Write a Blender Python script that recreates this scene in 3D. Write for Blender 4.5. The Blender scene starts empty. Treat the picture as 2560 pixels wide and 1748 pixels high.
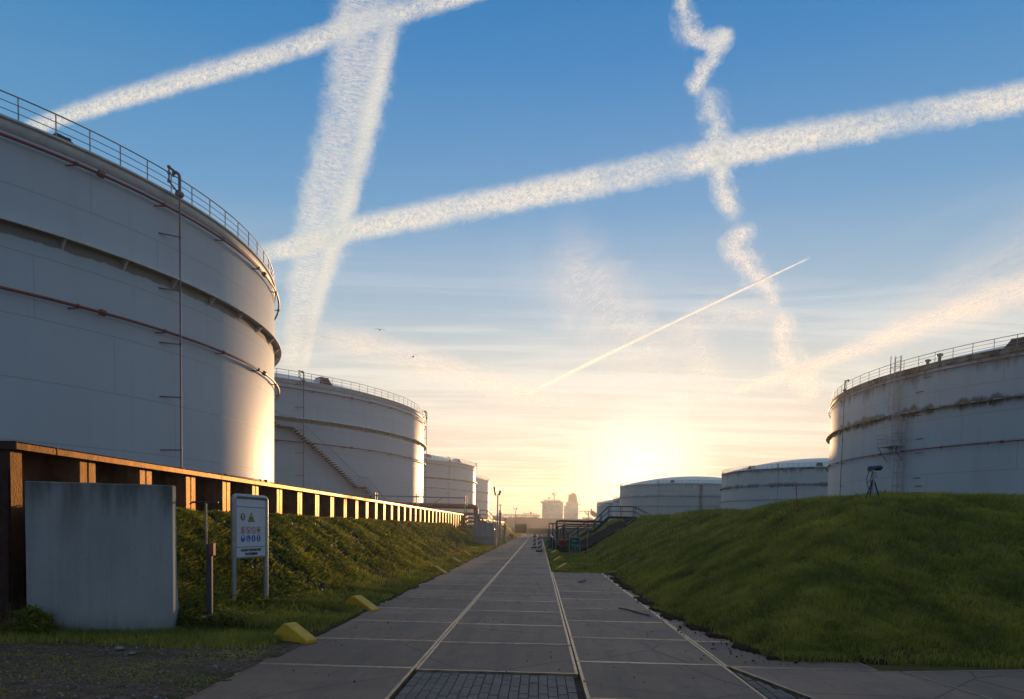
import bpy, math, random
import numpy as np
from mathutils import Vector, Matrix
random.seed(7); rng = np.random.default_rng(7)
rad = math.radians
scn = bpy.context.scene
col = scn.collection

# ------------------------------------------------------------------ camera
FPX, HC, ROLL, PITCH, YAW = 1720.0, 1.8, 0.02, 0.053, 0.038409
CY = 1405.904
def cam_axes():
    F0 = Vector((-math.sin(YAW), math.cos(YAW), 0)); R0 = Vector((math.cos(YAW), math.sin(YAW), 0))
    F = F0*math.cos(PITCH) + Vector((0, 0, -math.sin(PITCH))); U0 = R0.cross(F)
    return R0*math.cos(ROLL)+U0*math.sin(ROLL), U0*math.cos(ROLL)-R0*math.sin(ROLL), F
CR, CU, CF = cam_axes(); CP = Vector((0, 0, HC))
cd = bpy.data.cameras.new('camera'); cam = bpy.data.objects.new('camera', cd); col.objects.link(cam)
cam.matrix_world = Matrix(((CR.x, CU.x, -CF.x, 0), (CR.y, CU.y, -CF.y, 0), (CR.z, CU.z, -CF.z, HC), (0, 0, 0, 1)))
cd.sensor_width = 36; cd.lens = FPX*36/2560; cd.shift_y = (CY-874)/2560
cd.clip_start = 0.1; cd.clip_end = 60000
scn.camera = cam
K = 2560/2324.0
def ray(x, y):      # photograph pixel (2324 px wide copy) to a direction
    return (CF + CR*((x*K-1280)/FPX) - CU*((y*K-CY)/FPX))
def at_z(x, y, z=0.0):
    d = ray(x, y); return CP + d*((z-HC)/d.z)
def at_y(x, y, Y):
    d = ray(x, y); return CP + d*(Y/d.y)

# ------------------------------------------------------------------ light
SUN_AZ, SUN_EL = rad(8.2), rad(3.3)       # azimuth to the right of the road direction (+Y)
W = bpy.data.worlds.new('World'); scn.world = W; W.use_nodes = True
SUNV = Vector((math.sin(SUN_AZ)*math.cos(SUN_EL), math.cos(SUN_AZ)*math.cos(SUN_EL), math.sin(SUN_EL)))
sl = bpy.data.lights.new('sun', 'SUN'); so = bpy.data.objects.new('sun', sl); col.objects.link(so)
sl.energy = 4.5; sl.angle = rad(0.6); sl.color = (1.0, 0.61, 0.33)
so.rotation_euler = SUNV.to_track_quat('Z', 'Y').to_euler()
scn.view_settings.view_transform = 'Standard'; scn.view_settings.look = 'None'
scn.view_settings.exposure = 0.0; scn.view_settings.gamma = 1.0
scn.cycles.volume_bounces = 1; scn.cycles.max_bounces = 6; scn.cycles.transparent_max_bounces = 16

class NT:
    """small helper for node trees"""
    def __init__(s, tree):
        s.t = tree; s.n = tree.nodes; s.l = tree.links; s.n.clear()
    def node(s, typ, **kw):
        n = s.n.new(typ)
        for k, v in kw.items():
            if k.startswith('_'): setattr(n, k[1:], v)
            else:
                key = int(k[1:]) if k[0] == 'i' and k[1:].isdigit() else k.replace('__', ' ')
                s.set(n.inputs[key], v)
        return n
    def set(s, sock, v):
        if isinstance(v, bpy.types.NodeSocket): s.l.new(v, sock)
        elif isinstance(v, bpy.types.Node): s.l.new(v.outputs[0], sock)
        else: sock.default_value = v
    def math(s, op, a, b=0.0, c=0.0, clamp=False):
        n = s.n.new('ShaderNodeMath'); n.operation = op; n.use_clamp = clamp
        s.set(n.inputs[0], a); s.set(n.inputs[1], b); s.set(n.inputs[2], c); return n.outputs[0]
    def vmath(s, op, a, b=(0, 0, 0)):
        n = s.n.new('ShaderNodeVectorMath'); n.operation = op
        s.set(n.inputs[0], a); s.set(n.inputs[1], b)
        return n.outputs['Value'] if op in ('DOT_PRODUCT', 'LENGTH') else n.outputs[0]
    def mix(s, f, a, b, mode='MIX'):
        n = s.n.new('ShaderNodeMix'); n.data_type = 'RGBA'; n.blend_type = mode; n.clamp_factor = True
        s.set(n.inputs[0], f); s.set(n.inputs[6], a); s.set(n.inputs[7], b); return n.outputs[2]
    def ramp(s, f, stops, interp='LINEAR'):
        n = s.n.new('ShaderNodeValToRGB'); n.color_ramp.interpolation = interp
        e = n.color_ramp.elements
        while len(e) < len(stops): e.new(0.5)
        for el, (p, c) in zip(e, stops):
            el.position = p; el.color = (c, c, c, 1) if isinstance(c, (int, float)) else (*c, 1)
        s.set(n.inputs[0], f); return n.outputs[0]
    def smooth(s, v, a, b, lo=0.0, hi=1.0):
        n = s.n.new('ShaderNodeMapRange'); n.interpolation_type = 'SMOOTHSTEP'
        s.set(n.inputs[0], v); s.set(n.inputs[1], a); s.set(n.inputs[2], b); s.set(n.inputs[3], lo); s.set(n.inputs[4], hi); return n.outputs[0]
    def noise(s, vec, scale=1.0, detail=4.0, rough=0.5, dist=0.0):
        n = s.n.new('ShaderNodeTexNoise'); n.noise_dimensions = '3D'
        if vec is not None: s.set(n.inputs['Vector'], vec)
        n.inputs['Scale'].default_value = scale; n.inputs['Detail'].default_value = detail
        n.inputs['Roughness'].default_value = rough; n.inputs['Distortion'].default_value = dist
        return n.outputs['Fac']
    def scale(s, vec, sc, off=(0, 0, 0), rot=(0, 0, 0)):
        n = s.n.new('ShaderNodeMapping'); s.set(n.inputs[0], vec)
        n.inputs[1].default_value = off; n.inputs[2].default_value = rot; n.inputs[3].default_value = sc; return n.outputs[0]

def C4(c): return (*c, 1.0)
# world: Nishita sky, graded towards the photographed dusk sky in view, thin high cloud near the sun
w = NT(W.node_tree)
sky = w.node('ShaderNodeTexSky', _sky_type='NISHITA'); sky.sun_disc = False
sky.sun_elevation = SUN_EL; sky.sun_rotation = SUN_AZ; sky.air_density = 1.0; sky.dust_density = 1.5; sky.ozone_density = 2.0
gen = w.node('ShaderNodeTexCoord').outputs['Generated']
dirn = w.vmath('NORMALIZE', gen)
sep = w.node('ShaderNodeSeparateXYZ', i0=dirn)
elev = w.math('MULTIPLY', w.math('ARCSINE', sep.outputs[2]), 180/math.pi)      # degrees
sund = w.math('MULTIPLY', w.math('ARCCOSINE', w.vmath('DOT_PRODUCT', dirn, tuple(SUNV))), 180/math.pi)
e01 = w.math('DIVIDE', elev, 60.0, clamp=True)
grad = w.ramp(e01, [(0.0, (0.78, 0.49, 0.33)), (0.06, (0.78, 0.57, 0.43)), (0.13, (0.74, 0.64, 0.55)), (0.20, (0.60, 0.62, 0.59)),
                    (0.28, (0.33, 0.46, 0.58)), (0.40, (0.14, 0.32, 0.55)), (0.55, (0.045, 0.22, 0.50)), (0.66, (0.02, 0.17, 0.43)), (0.80, (0.20, 0.24, 0.32)), (1.0, (0.24, 0.26, 0.31))])  # upper stops lie out of view, greyed to warm the light on the ground
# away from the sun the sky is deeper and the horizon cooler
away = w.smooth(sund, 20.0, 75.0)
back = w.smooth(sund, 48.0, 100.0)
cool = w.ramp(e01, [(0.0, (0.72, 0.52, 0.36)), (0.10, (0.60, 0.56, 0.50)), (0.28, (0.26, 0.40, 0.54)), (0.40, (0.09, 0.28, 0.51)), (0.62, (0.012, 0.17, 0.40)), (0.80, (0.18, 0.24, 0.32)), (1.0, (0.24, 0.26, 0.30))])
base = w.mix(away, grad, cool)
base = w.mix(back, base, w.ramp(e01, [(0.0, (0.030, 0.17, 0.34)), (0.3, (0.020, 0.13, 0.30)), (0.8, (0.17, 0.22, 0.28)), (1.0, (0.23, 0.26, 0.29))]))  # unseen sky behind the camera, darkened and blued for the tanks' shaded sides
g1 = w.math('POWER', w.math('SUBTRACT', 1.0, w.math('DIVIDE', sund, 7.0, clamp=True)), 1.3)
g2 = w.math('POWER', w.math('SUBTRACT', 1.0, w.math('DIVIDE', sund, 22.0, clamp=True)), 2.2)
low = w.smooth(elev, 26.0, 3.0)
glow = w.mix(1.0, w.mix(g2, (0, 0, 0, 1), (0.13, 0.08, 0.06, 1)), w.mix(g1, (0, 0, 0, 1), (1.0, 0.84, 0.74, 1)), 'ADD')
# thin streaky cirrus, denser low down
pl = w.node('ShaderNodeCombineXYZ', i0=w.math('DIVIDE', sep.outputs[0], w.math('ADD', w.math('MAXIMUM', sep.outputs[2], 0.0), 0.06)),
            i1=w.math('DIVIDE', sep.outputs[1], w.math('ADD', w.math('MAXIMUM', sep.outputs[2], 0.0), 0.06))).outputs[0]
c1 = w.noise(w.scale(pl, (0.5, 2.6, 1), rot=(0, 0, 0.12)), 1.0, 9, 0.66, 0.9)
c2 = w.noise(w.scale(pl, (0.9, 0.5, 1), off=(3, 1, 0), rot=(0, 0, 0.7)), 0.9, 6, 0.6, 1.2)
lowc = w.smooth(elev, 24.0, 6.0)
cm = w.math('MULTIPLY', w.math('MULTIPLY', w.smooth(c1, 0.42, 0.62), lowc), 0.55)
cm2 = w.math('MULTIPLY', w.math('MULTIPLY', w.smooth(c2, 0.48, 0.72), w.smooth(elev, 30.0, 12.0)), 0.16)
cm = w.math('ADD', cm, cm2, clamp=True)
ccol = w.mix(w.smooth(elev, 14.0, 4.0), (0.90, 0.86, 0.80, 1), (1.08, 0.90, 0.74, 1))
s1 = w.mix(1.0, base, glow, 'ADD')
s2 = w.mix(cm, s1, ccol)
below = w.smooth(elev, -0.5, -3.0)
s3 = w.mix(below, s2, (0.10, 0.085, 0.07, 1))
nis = w.node('ShaderNodeMix', _data_type='RGBA'); w.set(nis.inputs[0], 0.97)
sc_ = w.vmath('SCALE', sky.outputs[0]); sc_.node.inputs['Scale'].default_value = 1.0
w.set(nis.inputs[6], sc_)
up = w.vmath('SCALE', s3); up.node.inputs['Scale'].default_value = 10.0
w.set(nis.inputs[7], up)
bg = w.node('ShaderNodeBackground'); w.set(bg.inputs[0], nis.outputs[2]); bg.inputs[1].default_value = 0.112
w.l.new(bg.outputs[0], w.node('ShaderNodeOutputWorld').inputs[0])

# ------------------------------------------------------------------ materials
def new_mat(name):
    m = bpy.data.materials.new(name); m.use_nodes = True; t = NT(m.node_tree)
    out = t.node('ShaderNodeOutputMaterial'); b = t.node('ShaderNodeBsdfPrincipled')
    t.l.new(b.outputs[0], out.inputs[0]); return m, t, b, out
MATS = {}
def weather(name, c, rough=0.6, var=0.18, scale=3.0, bump=0.0, bscale=30.0, metal=0.0, c2=None, thr=(0.5, 0.7), spec=0.5, dirt=None):
    m, t, b, out = new_mat(name)
    o = t.node('ShaderNodeTexCoord').outputs['Object']
    n1 = t.noise(o, scale, 6, 0.6); n2 = t.noise(o, scale*7, 4, 0.6)
    f = t.math('ADD', t.math('MULTIPLY', n1, 0.65), t.math('MULTIPLY', n2, 0.35))
    dark = tuple(v*(1-var) for v in c); lite = tuple(min(1, v*(1+var)) for v in c)
    colr = t.mix(t.smooth(f, 0.35, 0.65), C4(dark), C4(lite))
    if c2: colr = t.mix(t.smooth(t.noise(o, scale*0.8, 7, 0.65, 0.5), *thr), colr, C4(c2))
    t.set(b.inputs['Base Color'], colr)
    t.set(b.inputs['Roughness'], t.math('ADD', rough-0.08, t.math('MULTIPLY', n2, 0.16)))
    b.inputs['Metallic'].default_value = metal; b.inputs['Specular IOR Level'].default_value = spec
    if bump:
        bp = t.node('ShaderNodeBump'); bp.inputs['Strength'].default_value = bump; bp.inputs['Distance'].default_value = 0.02
        t.set(bp.inputs['Height'], t.noise(o, bscale, 5, 0.6)); t.l.new(bp.outputs[0], b.inputs['Normal'])
    MATS[name] = m; return m

def tank_paint(name, c, stain=0.0, rust=0.0, cup=(0.32, 0.36, 0.38)):
    m, t, b, out = new_mat(name)
    o = t.node('ShaderNodeTexCoord').outputs['Object']
    s = t.node('ShaderNodeSeparateXYZ', i0=o)
    z = s.outputs[2]; ang = t.math('ARCTAN2', s.outputs[1], s.outputs[0])
    cyl = t.node('ShaderNodeCombineXYZ', i0=t.math('MULTIPLY', ang, 22.0), i1=z).outputs[0]
    big = t.noise(t.scale(cyl, (0.12, 0.06, 1)), 1.0, 5, 0.55)
    streak = t.noise(t.scale(cyl, (1.6, 0.10, 1)), 1.0, 5, 0.65)
    fine = t.noise(t.scale(cyl, (9.0, 0.5, 1)), 1.0, 4, 0.6)
    colr = t.mix(t.smooth(big, 0.3, 0.7), C4(tuple(v*0.90 for v in c)), C4(c))
    colr = t.mix(t.math('MULTIPLY', t.smooth(streak, 0.48, 0.75), 0.26+0.25*stain), colr, C4((0.42, 0.41, 0.37)))
    # plate courses and staggered vertical welds
    course = 2.27
    fz = t.math('FRACT', t.math('DIVIDE', z, course)); row = t.math('FLOOR', t.math('DIVIDE', z, course))
    hs = t.math('LESS_THAN', fz, 0.016)
    fx = t.math('FRACT', t.math('ADD', t.math('MULTIPLY', ang, 22.0/9.0), t.math('MULTIPLY', row, 0.37)))
    vs = t.math('LESS_THAN', fx, 0.0035)
    seam = t.math('MAXIMUM', hs, vs)
    colr = t.mix(t.math('MULTIPLY', seam, 0.42+0.2*stain), colr, C4((0.2, 0.2, 0.19)))
    if stain > 0:
        # grime under the wind girder (z 12.3) and under the roof edge (z 16), running down in drips
        drip = t.noise(t.scale(cyl, (1.1, 0.12, 1), off=(4, 2, 0)), 1.0, 6, 0.7, 0.3)
        clump = t.noise(t.scale(cyl, (0.35, 0.05, 1), off=(9, 0, 0)), 1.0, 4, 0.6)
        dcl = t.math('ADD', t.math('MULTIPLY', drip, 0.6), t.math('MULTIPLY', clump, 0.4))
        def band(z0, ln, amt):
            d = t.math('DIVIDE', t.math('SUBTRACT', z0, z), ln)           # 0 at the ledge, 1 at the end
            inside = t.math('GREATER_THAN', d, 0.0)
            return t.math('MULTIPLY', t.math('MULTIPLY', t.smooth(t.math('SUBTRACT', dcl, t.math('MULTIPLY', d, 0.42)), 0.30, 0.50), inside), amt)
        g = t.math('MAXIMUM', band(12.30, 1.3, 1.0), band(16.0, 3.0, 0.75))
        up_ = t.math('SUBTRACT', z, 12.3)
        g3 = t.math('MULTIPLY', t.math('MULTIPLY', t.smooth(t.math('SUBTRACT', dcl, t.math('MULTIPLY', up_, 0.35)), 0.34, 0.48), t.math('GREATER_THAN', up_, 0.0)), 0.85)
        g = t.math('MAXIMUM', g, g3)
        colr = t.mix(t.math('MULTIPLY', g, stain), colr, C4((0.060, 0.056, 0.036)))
        colr = t.mix(t.math('MULTIPLY', t.smooth(t.noise(t.scale(cyl, (0.7, 0.25, 1), off=(0, 7, 0)), 1.0, 5, 0.6), 0.58, 0.75), 0.25*stain), colr, C4((0.25, 0.24, 0.19)))
    else:
        d = t.math('SUBTRACT', 12.28, z)  # dark band under the girder: stain and the girder's shadow, both in colour
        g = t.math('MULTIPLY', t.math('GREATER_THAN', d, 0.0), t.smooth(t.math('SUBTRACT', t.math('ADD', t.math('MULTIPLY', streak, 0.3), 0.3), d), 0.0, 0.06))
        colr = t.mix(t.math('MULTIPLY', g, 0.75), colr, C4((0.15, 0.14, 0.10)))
    if rust > 0:
        r = t.smooth(t.math('ABSOLUTE', t.math('SUBTRACT', ang, rust_ang[name])), 0.035, 0.004)
        r = t.math('MULTIPLY', r, t.smooth(t.math('ADD', fine, t.math('MULTIPLY', streak, 0.4)), 0.45, 0.75))
        colr = t.mix(r, colr, C4((0.17, 0.075, 0.04)))
    t.set(b.inputs['Base Color'], colr)
    t.set(b.inputs['Roughness'], t.math('ADD', 0.42+0.10*stain, t.math('MULTIPLY', fine, 0.12))); b.inputs['Specular IOR Level'].default_value = 0.14; (0)
    bp = t.node('ShaderNodeBump'); bp.inputs['Strength'].default_value = 0.25; bp.inputs['Distance'].default_value = 0.05
    t.set(bp.inputs['Height'], t.math('SUBTRACT', t.math('MULTIPLY', t.noise(t.scale(cyl, (0.5, 0.45, 1)), 1.0, 3, 0.4), 0.35), t.math('MULTIPLY', seam, 0.12)))
    t.l.new(bp.outputs[0], b.inputs['Normal'])
    MATS[name] = m; return m
rust_ang = {'paint_rusty': -1.65}

weather('white_steel', (0.58, 0.58, 0.56), 0.5, 0.12, 2.0)
weather('dirty_steel', (0.30, 0.29, 0.25), 0.6, 0.35, 1.2, c2=(0.07, 0.065, 0.045), thr=(0.42, 0.6))
weather('rail_steel', (0.30, 0.30, 0.31), 0.45, 0.15, 4.0, metal=0.4)
weather('red_pipe', (0.22, 0.040, 0.03), 0.42, 0.2, 3.0)
weather('grey_pipe', (0.13, 0.13, 0.14), 0.45, 0.2, 3.0, metal=0.3)
weather('post_paint', (0.055, 0.06, 0.075), 0.6, 0.2, 6.0, spec=0.3)
weather('pile_shaded', (0.050, 0.022, 0.015), 0.75, 0.4, 1.2, c2=(0.022, 0.014, 0.012), thr=(0.45, 0.6), spec=0.25, bump=0.3, bscale=30)  # darker copy of the piling, the return leg's shade put in the colour
weather('dark_steel', (0.045, 0.043, 0.045), 0.5, 0.25, 4.0, metal=0.3)
weather('galv', (0.33, 0.34, 0.35), 0.42, 0.15, 12.0, metal=0.6)
weather('roof_sheet', (0.55, 0.57, 0.58), 0.35, 0.12, 0.8, c2=(0.35, 0.35, 0.33), thr=(0.55, 0.8))
weather('black_rubber', (0.02, 0.02, 0.02), 0.55, 0.2, 10)
weather('monitor_blue', (0.03, 0.12, 0.26), 0.35, 0.2, 10)
weather('yellow_paint', (0.62, 0.37, 0.02), 0.55, 0.16, 7.0, bump=0.3, bscale=60, c2=(0.30, 0.20, 0.04), thr=(0.60, 0.75))
weather('white_paint', (0.68, 0.68, 0.68), 0.4, 0.05, 8.0)
weather('red_paint', (0.34, 0.03, 0.025), 0.45, 0.12, 8.0)
weather('sign_red', (0.60, 0.03, 0.04), 0.5, 0.03, 8.0)
weather('sign_blue', (0.01, 0.13, 0.46), 0.5, 0.03, 8.0)
weather('sign_yellow', (0.75, 0.48, 0.01), 0.5, 0.03, 8.0)
weather('sign_black', (0.018, 0.018, 0.02), 0.5, 0.03, 8.0)
weather('sign_brown', (0.075, 0.035, 0.045), 0.5, 0.03, 8.0)
weather('sign_white', (0.62, 0.64, 0.68), 0.4, 0.03, 8.0)
weather('green_board', (0.01, 0.09, 0.055), 0.5, 0.12, 8.0)
weather('pale_cyan', (0.30, 0.55, 0.52), 0.5, 0.05, 8.0)
weather('ship_white', (0.80, 0.74, 0.68), 0.6, 0.10, 0.3)
weather('ship_hull', (0.22, 0.06, 0.03), 0.7, 0.12, 0.1)
weather('funnel_orange', (0.50, 0.13, 0.03), 0.6, 0.1, 0.3)
weather('funnel_green', (0.22, 0.26, 0.14), 0.6, 0.1, 0.3)
weather('bird_grey', (0.06, 0.06, 0.065), 0.8, 0.1, 8.0)
weather('soil', (0.040, 0.024, 0.016), 0.97, 0.35, 2.0, bump=0.9, bscale=12, spec=0.05)
weather('pebble', (0.19, 0.185, 0.18), 0.7, 0.5, 4.0)
weather('stick', (0.05, 0.045, 0.04), 0.8, 0.3, 9.0)
weather('box_red', (0.24, 0.05, 0.04), 0.6, 0.2, 9.0)
weather('flag_stripe', (0.50, 0.12, 0.12), 0.7, 0.1, 9.0)
weather('reed', (0.16, 0.12, 0.06), 0.8, 0.3, 9.0)
tank_paint('paint_clean', (0.50, 0.555, 0.60))
tank_paint('paint_stained', (0.50, 0.55, 0.59), stain=1.0)
tank_paint('paint_grimy', (0.47, 0.52, 0.54), stain=0.9)
tank_paint('paint_rusty', (0.54, 0.53, 0.52), stain=0.4, rust=1.0)

def pile_mat():      # rust-brown coated sheet piling
    m, t, b, out = new_mat('pile_coat')
    o = t.node('ShaderNodeTexCoord').outputs['Object']
    n1 = t.noise(o, 2.5, 7, 0.65); st = t.noise(t.scale(o, (7, 7, 0.5)), 1.0, 5, 0.6); fine = t.noise(o, 26, 4, 0.6)
    c = t.mix(t.smooth(n1, 0.35, 0.7), (0.070, 0.030, 0.014, 1), (0.13, 0.060, 0.028, 1))
    c = t.mix(t.math('MULTIPLY', t.smooth(st, 0.5, 0.72), 0.6), c, (0.22, 0.11, 0.045, 1))
    c = t.mix(t.math('MULTIPLY', t.smooth(fine, 0.6, 0.72), 0.5), c, (0.035, 0.018, 0.010, 1))
    b.inputs['Metallic'].default_value = 0.6; b.inputs['Specular Tint'].default_value = (1.0, 0.74, 0.40, 1)
    t.set(b.inputs['Base Color'], c); t.set(b.inputs['Roughness'], t.math('ADD', 0.30, t.math('MULTIPLY', fine, 0.25)))
    bp = t.node('ShaderNodeBump'); bp.inputs['Strength'].default_value = 0.35; bp.inputs['Distance'].default_value = 0.01
    t.set(bp.inputs['Height'], t.math('ADD', n1, fine)); t.l.new(bp.outputs[0], b.inputs['Normal'])
    MATS['pile_coat'] = m
pile_mat()

def concrete_mat():
    m, t, b, out = new_mat('wall_concrete')
    o = t.node('ShaderNodeTexCoord').outputs['Object']; z = t.node('ShaderNodeSeparateXYZ', i0=o).outputs[2]
    st = t.noise(t.scale(o, (26, 26, 0.35)), 1.0, 5, 0.7)
    big = t.noise(t.scale(o, (1.1, 1.1, 0.5)), 1.0, 5, 0.6); sp = t.noise(o, 70, 3, 0.7)
    c = t.mix(t.smooth(big, 0.3, 0.7), (0.28, 0.295, 0.30, 1), (0.37, 0.38, 0.375, 1))
    c = t.mix(t.math('MULTIPLY', t.smooth(st, 0.42, 0.66), 0.18), c, (0.19, 0.20, 0.20, 1))
    c = t.mix(t.math('MULTIPLY', t.smooth(sp, 0.5, 0.68), 0.35), c, (0.42, 0.43, 0.42, 1))
    pv_ = t.node('ShaderNodeTexVoronoi', _feature='F1'); t.set(pv_.inputs['Vector'], o); pv_.inputs['Scale'].default_value = 16
    c = t.mix(t.smooth(pv_.outputs['Distance'], 0.14, 0.09, 0.0, 0.6), c, (0.11, 0.11, 0.11, 1))
    drip = t.noise(t.scale(o, (3.2, 3.2, 0.5)), 1.0, 6, 0.65)
    top = t.smooth(t.math('ADD', z, t.math('MULTIPLY', drip, 1.9)), 2.7, 3.5)
    c = t.mix(t.math('MULTIPLY', top, 0.80), c, (0.055, 0.058, 0.045, 1))
    rs = t.math('MULTIPLY', t.smooth(t.noise(t.scale(o, (1.5, 1.5, 0.3), off=(2.3, 0, 0)), 1.0, 4, 0.6), 0.52, 0.72), t.smooth(z, 0.8, 2.2))
    c = t.mix(t.math('MULTIPLY', rs, 0.45), c, (0.12, 0.075, 0.055, 1))
    c = t.mix(t.math('MULTIPLY', t.smooth(t.math('ADD', z, t.math('MULTIPLY', drip, 0.4)), 0.5, 0.15), 0.5), c, (0.10, 0.12, 0.07, 1))
    t.set(b.inputs['Base Color'], c); b.inputs['Roughness'].default_value = 0.85
    bp = t.node('ShaderNodeBump'); bp.inputs['Strength'].default_value = 0.5; bp.inputs['Distance'].default_value = 0.012
    t.set(bp.inputs['Height'], t.math('ADD', st, sp)); t.l.new(bp.outputs[0], b.inputs['Normal'])
    MATS['wall_concrete'] = m
concrete_mat()

def slab_mat():
    m, t, b, out = new_mat('slab_concrete')
    o = t.node('ShaderNodeTexCoord').outputs['Object']
    big = t.noise(o, 0.55, 6, 0.6); mid = t.noise(t.scale(o, (2.2, 5.0, 1)), 1.0, 6, 0.65); sp = t.noise(o, 60, 4, 0.7)
    att = t.node('ShaderNodeAttribute', _attribute_name='tone').outputs['Fac']
    c = t.mix(t.smooth(big, 0.3, 0.7), (0.155, 0.092, 0.062, 1), (0.285, 0.180, 0.122, 1))
    c = t.mix(t.math('MULTIPLY', t.smooth(t.noise(t.scale(o, (5.5, 0.7, 1)), 1.0, 6, 0.7), 0.48, 0.66), 0.45), c, (0.085, 0.066, 0.055, 1))
    c = t.mix(t.math('MULTIPLY', t.smooth(mid, 0.45, 0.7), 0.5), c, (0.24, 0.19, 0.155, 1))
    c = t.mix(t.math('MULTIPLY', t.smooth(sp, 0.52, 0.62), 0.3), c, (0.07, 0.065, 0.062, 1))
    sx_ = t.node('ShaderNodeSeparateXYZ', i0=o).outputs[0]
    for xc in (-2.45, -0.55, -1.3, 0.9):
        tb = t.smooth(t.math('ABSOLUTE', t.math('SUBTRACT', sx_, t.math('ADD', xc, t.math('MULTIPLY', big, 0.25)))), 0.20, 0.06)
        c = t.mix(t.math('MULTIPLY', t.math('MULTIPLY', tb, t.smooth(mid, 0.35, 0.6)), 0.30), c, (0.07, 0.055, 0.045, 1))
    vor = t.node('ShaderNodeTexVoronoi', _feature='F1'); t.set(vor.inputs['Vector'], t.scale(o, (1.3, 3.0, 1))); vor.inputs['Scale'].default_value = 1.1
    spot = t.smooth(t.math('ADD', vor.outputs['Distance'], t.math('MULTIPLY', t.noise(o, 9, 4, 0.6), 0.12)), 0.135, 0.10)
    c = t.mix(t.math('MULTIPLY', spot, 0.75), c, (0.035, 0.032, 0.03, 1))
    v2 = t.node('ShaderNodeTexVoronoi', _feature='F1'); t.set(v2.inputs['Vector'], o); v2.inputs['Scale'].default_value = 5.5
    c = t.mix(t.smooth(v2.outputs['Distance'], 0.11, 0.06, 0.0, 0.5), c, (0.04, 0.037, 0.035, 1))
    c = t.mix(1.0, c, t.ramp(att, [(0, 0.70), (1, 1.12)]), 'MULTIPLY')
    cr = t.node('ShaderNodeTexVoronoi', _feature='DISTANCE_TO_EDGE'); t.set(cr.inputs['Vector'], t.vmath('ADD', o, t.scale(t.node('ShaderNodeTexNoise', Scale=1.6).outputs['Color'], (1.4, 1.4, 1)))); cr.inputs['Scale'].default_value = 0.33
    c = t.mix(t.smooth(cr.outputs[0], 0.006, 0.002, 0.0, 0.7), c, (0.03, 0.03, 0.03, 1))
    t.set(b.inputs['Base Color'], c)
    t.set(b.inputs['Roughness'], t.math('ADD', 0.48, t.math('MULTIPLY', t.math('ADD', big, mid), 0.20)))
    bp = t.node('ShaderNodeBump'); bp.inputs['Strength'].default_value = 0.5; bp.inputs['Distance'].default_value = 0.006
    t.set(bp.inputs['Height'], t.math('ADD', t.math('MULTIPLY', mid, 1.0), t.math('MULTIPLY', sp, 0.9))); t.l.new(bp.outputs[0], b.inputs['Normal'])
    MATS['slab_concrete'] = m
slab_mat()
weather('slab_edge', (0.36, 0.25, 0.15), 0.40, 0.35, 6.0, metal=0.55, c2=(0.20, 0.14, 0.10), thr=(0.62, 0.8), bump=0.2, bscale=80)
weather('paver', (0.075, 0.068, 0.068), 0.6, 0.35, 3.0, bump=0.5, bscale=70)
weather('joint_dirt', (0.06, 0.05, 0.042), 0.95, 0.4, 6.0)

def ground_mat(name, mode):
    m, t, b, out = new_mat(name)
    o = t.node('ShaderNodeTexCoord').outputs['Object']
    n1 = t.noise(o, 0.8, 7, 0.65); n2 = t.noise(o, 6.0, 6, 0.7); n3 = t.noise(o, 45, 4, 0.7)
    if mode == 'gravel':
        c = t.mix(t.smooth(n2, 0.35, 0.65), (0.085, 0.055, 0.040, 1), (0.17, 0.12, 0.09, 1))
        v = t.node('ShaderNodeTexVoronoi', _feature='F1'); t.set(v.inputs['Vector'], o); v.inputs['Scale'].default_value = 38
        gr = t.node('ShaderNodeSeparateXYZ', i0=v.outputs['Color']).outputs[0]
        c = t.mix(t.math('MULTIPLY', t.math('GREATER_THAN', gr, 0.86), 0.6), c, (0.24, 0.22, 0.20, 1))
        moss = t.noise(t.scale(o, (0.45, 1.6, 1), off=(0.0, 1.3, 0)), 1.0, 6, 0.62)
        c = t.mix(t.math('MULTIPLY', t.smooth(moss, 0.50, 0.62), 0.75), c, (0.050, 0.062, 0.014, 1))
        h = t.math('ADD', t.math('MULTIPLY', n2, 1.2), t.math('MULTIPLY', v.outputs['Distance'], 1.2))
    else:
        g = (0.095, 0.080, 0.024, 1) if mode == 'turf' else (0.060, 0.052, 0.020, 1)
        c = t.mix(t.smooth(n2, 0.35, 0.65), g, (0.060, 0.045, 0.025, 1) if mode != 'turf' else (0.12, 0.10, 0.03, 1))
        c = t.mix(t.math('MULTIPLY', t.smooth(n1, 0.55, 0.7), 0.6), c, (0.050, 0.036, 0.024, 1))
        h = t.math('ADD', n2, n3)
    t.set(b.inputs['Base Color'], c); b.inputs['Roughness'].default_value = 0.95; b.inputs['Specular IOR Level'].default_value = 0.15
    bp = t.node('ShaderNodeBump'); bp.inputs['Strength'].default_value = 0.8; bp.inputs['Distance'].default_value = 0.03
    t.set(bp.inputs['Height'], h); t.l.new(bp.outputs[0], b.inputs['Normal'])
    MATS[name] = m
ground_mat('gravel', 'gravel'); ground_mat('turf', 'turf'); ground_mat('weedy', 'weedy')

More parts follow.
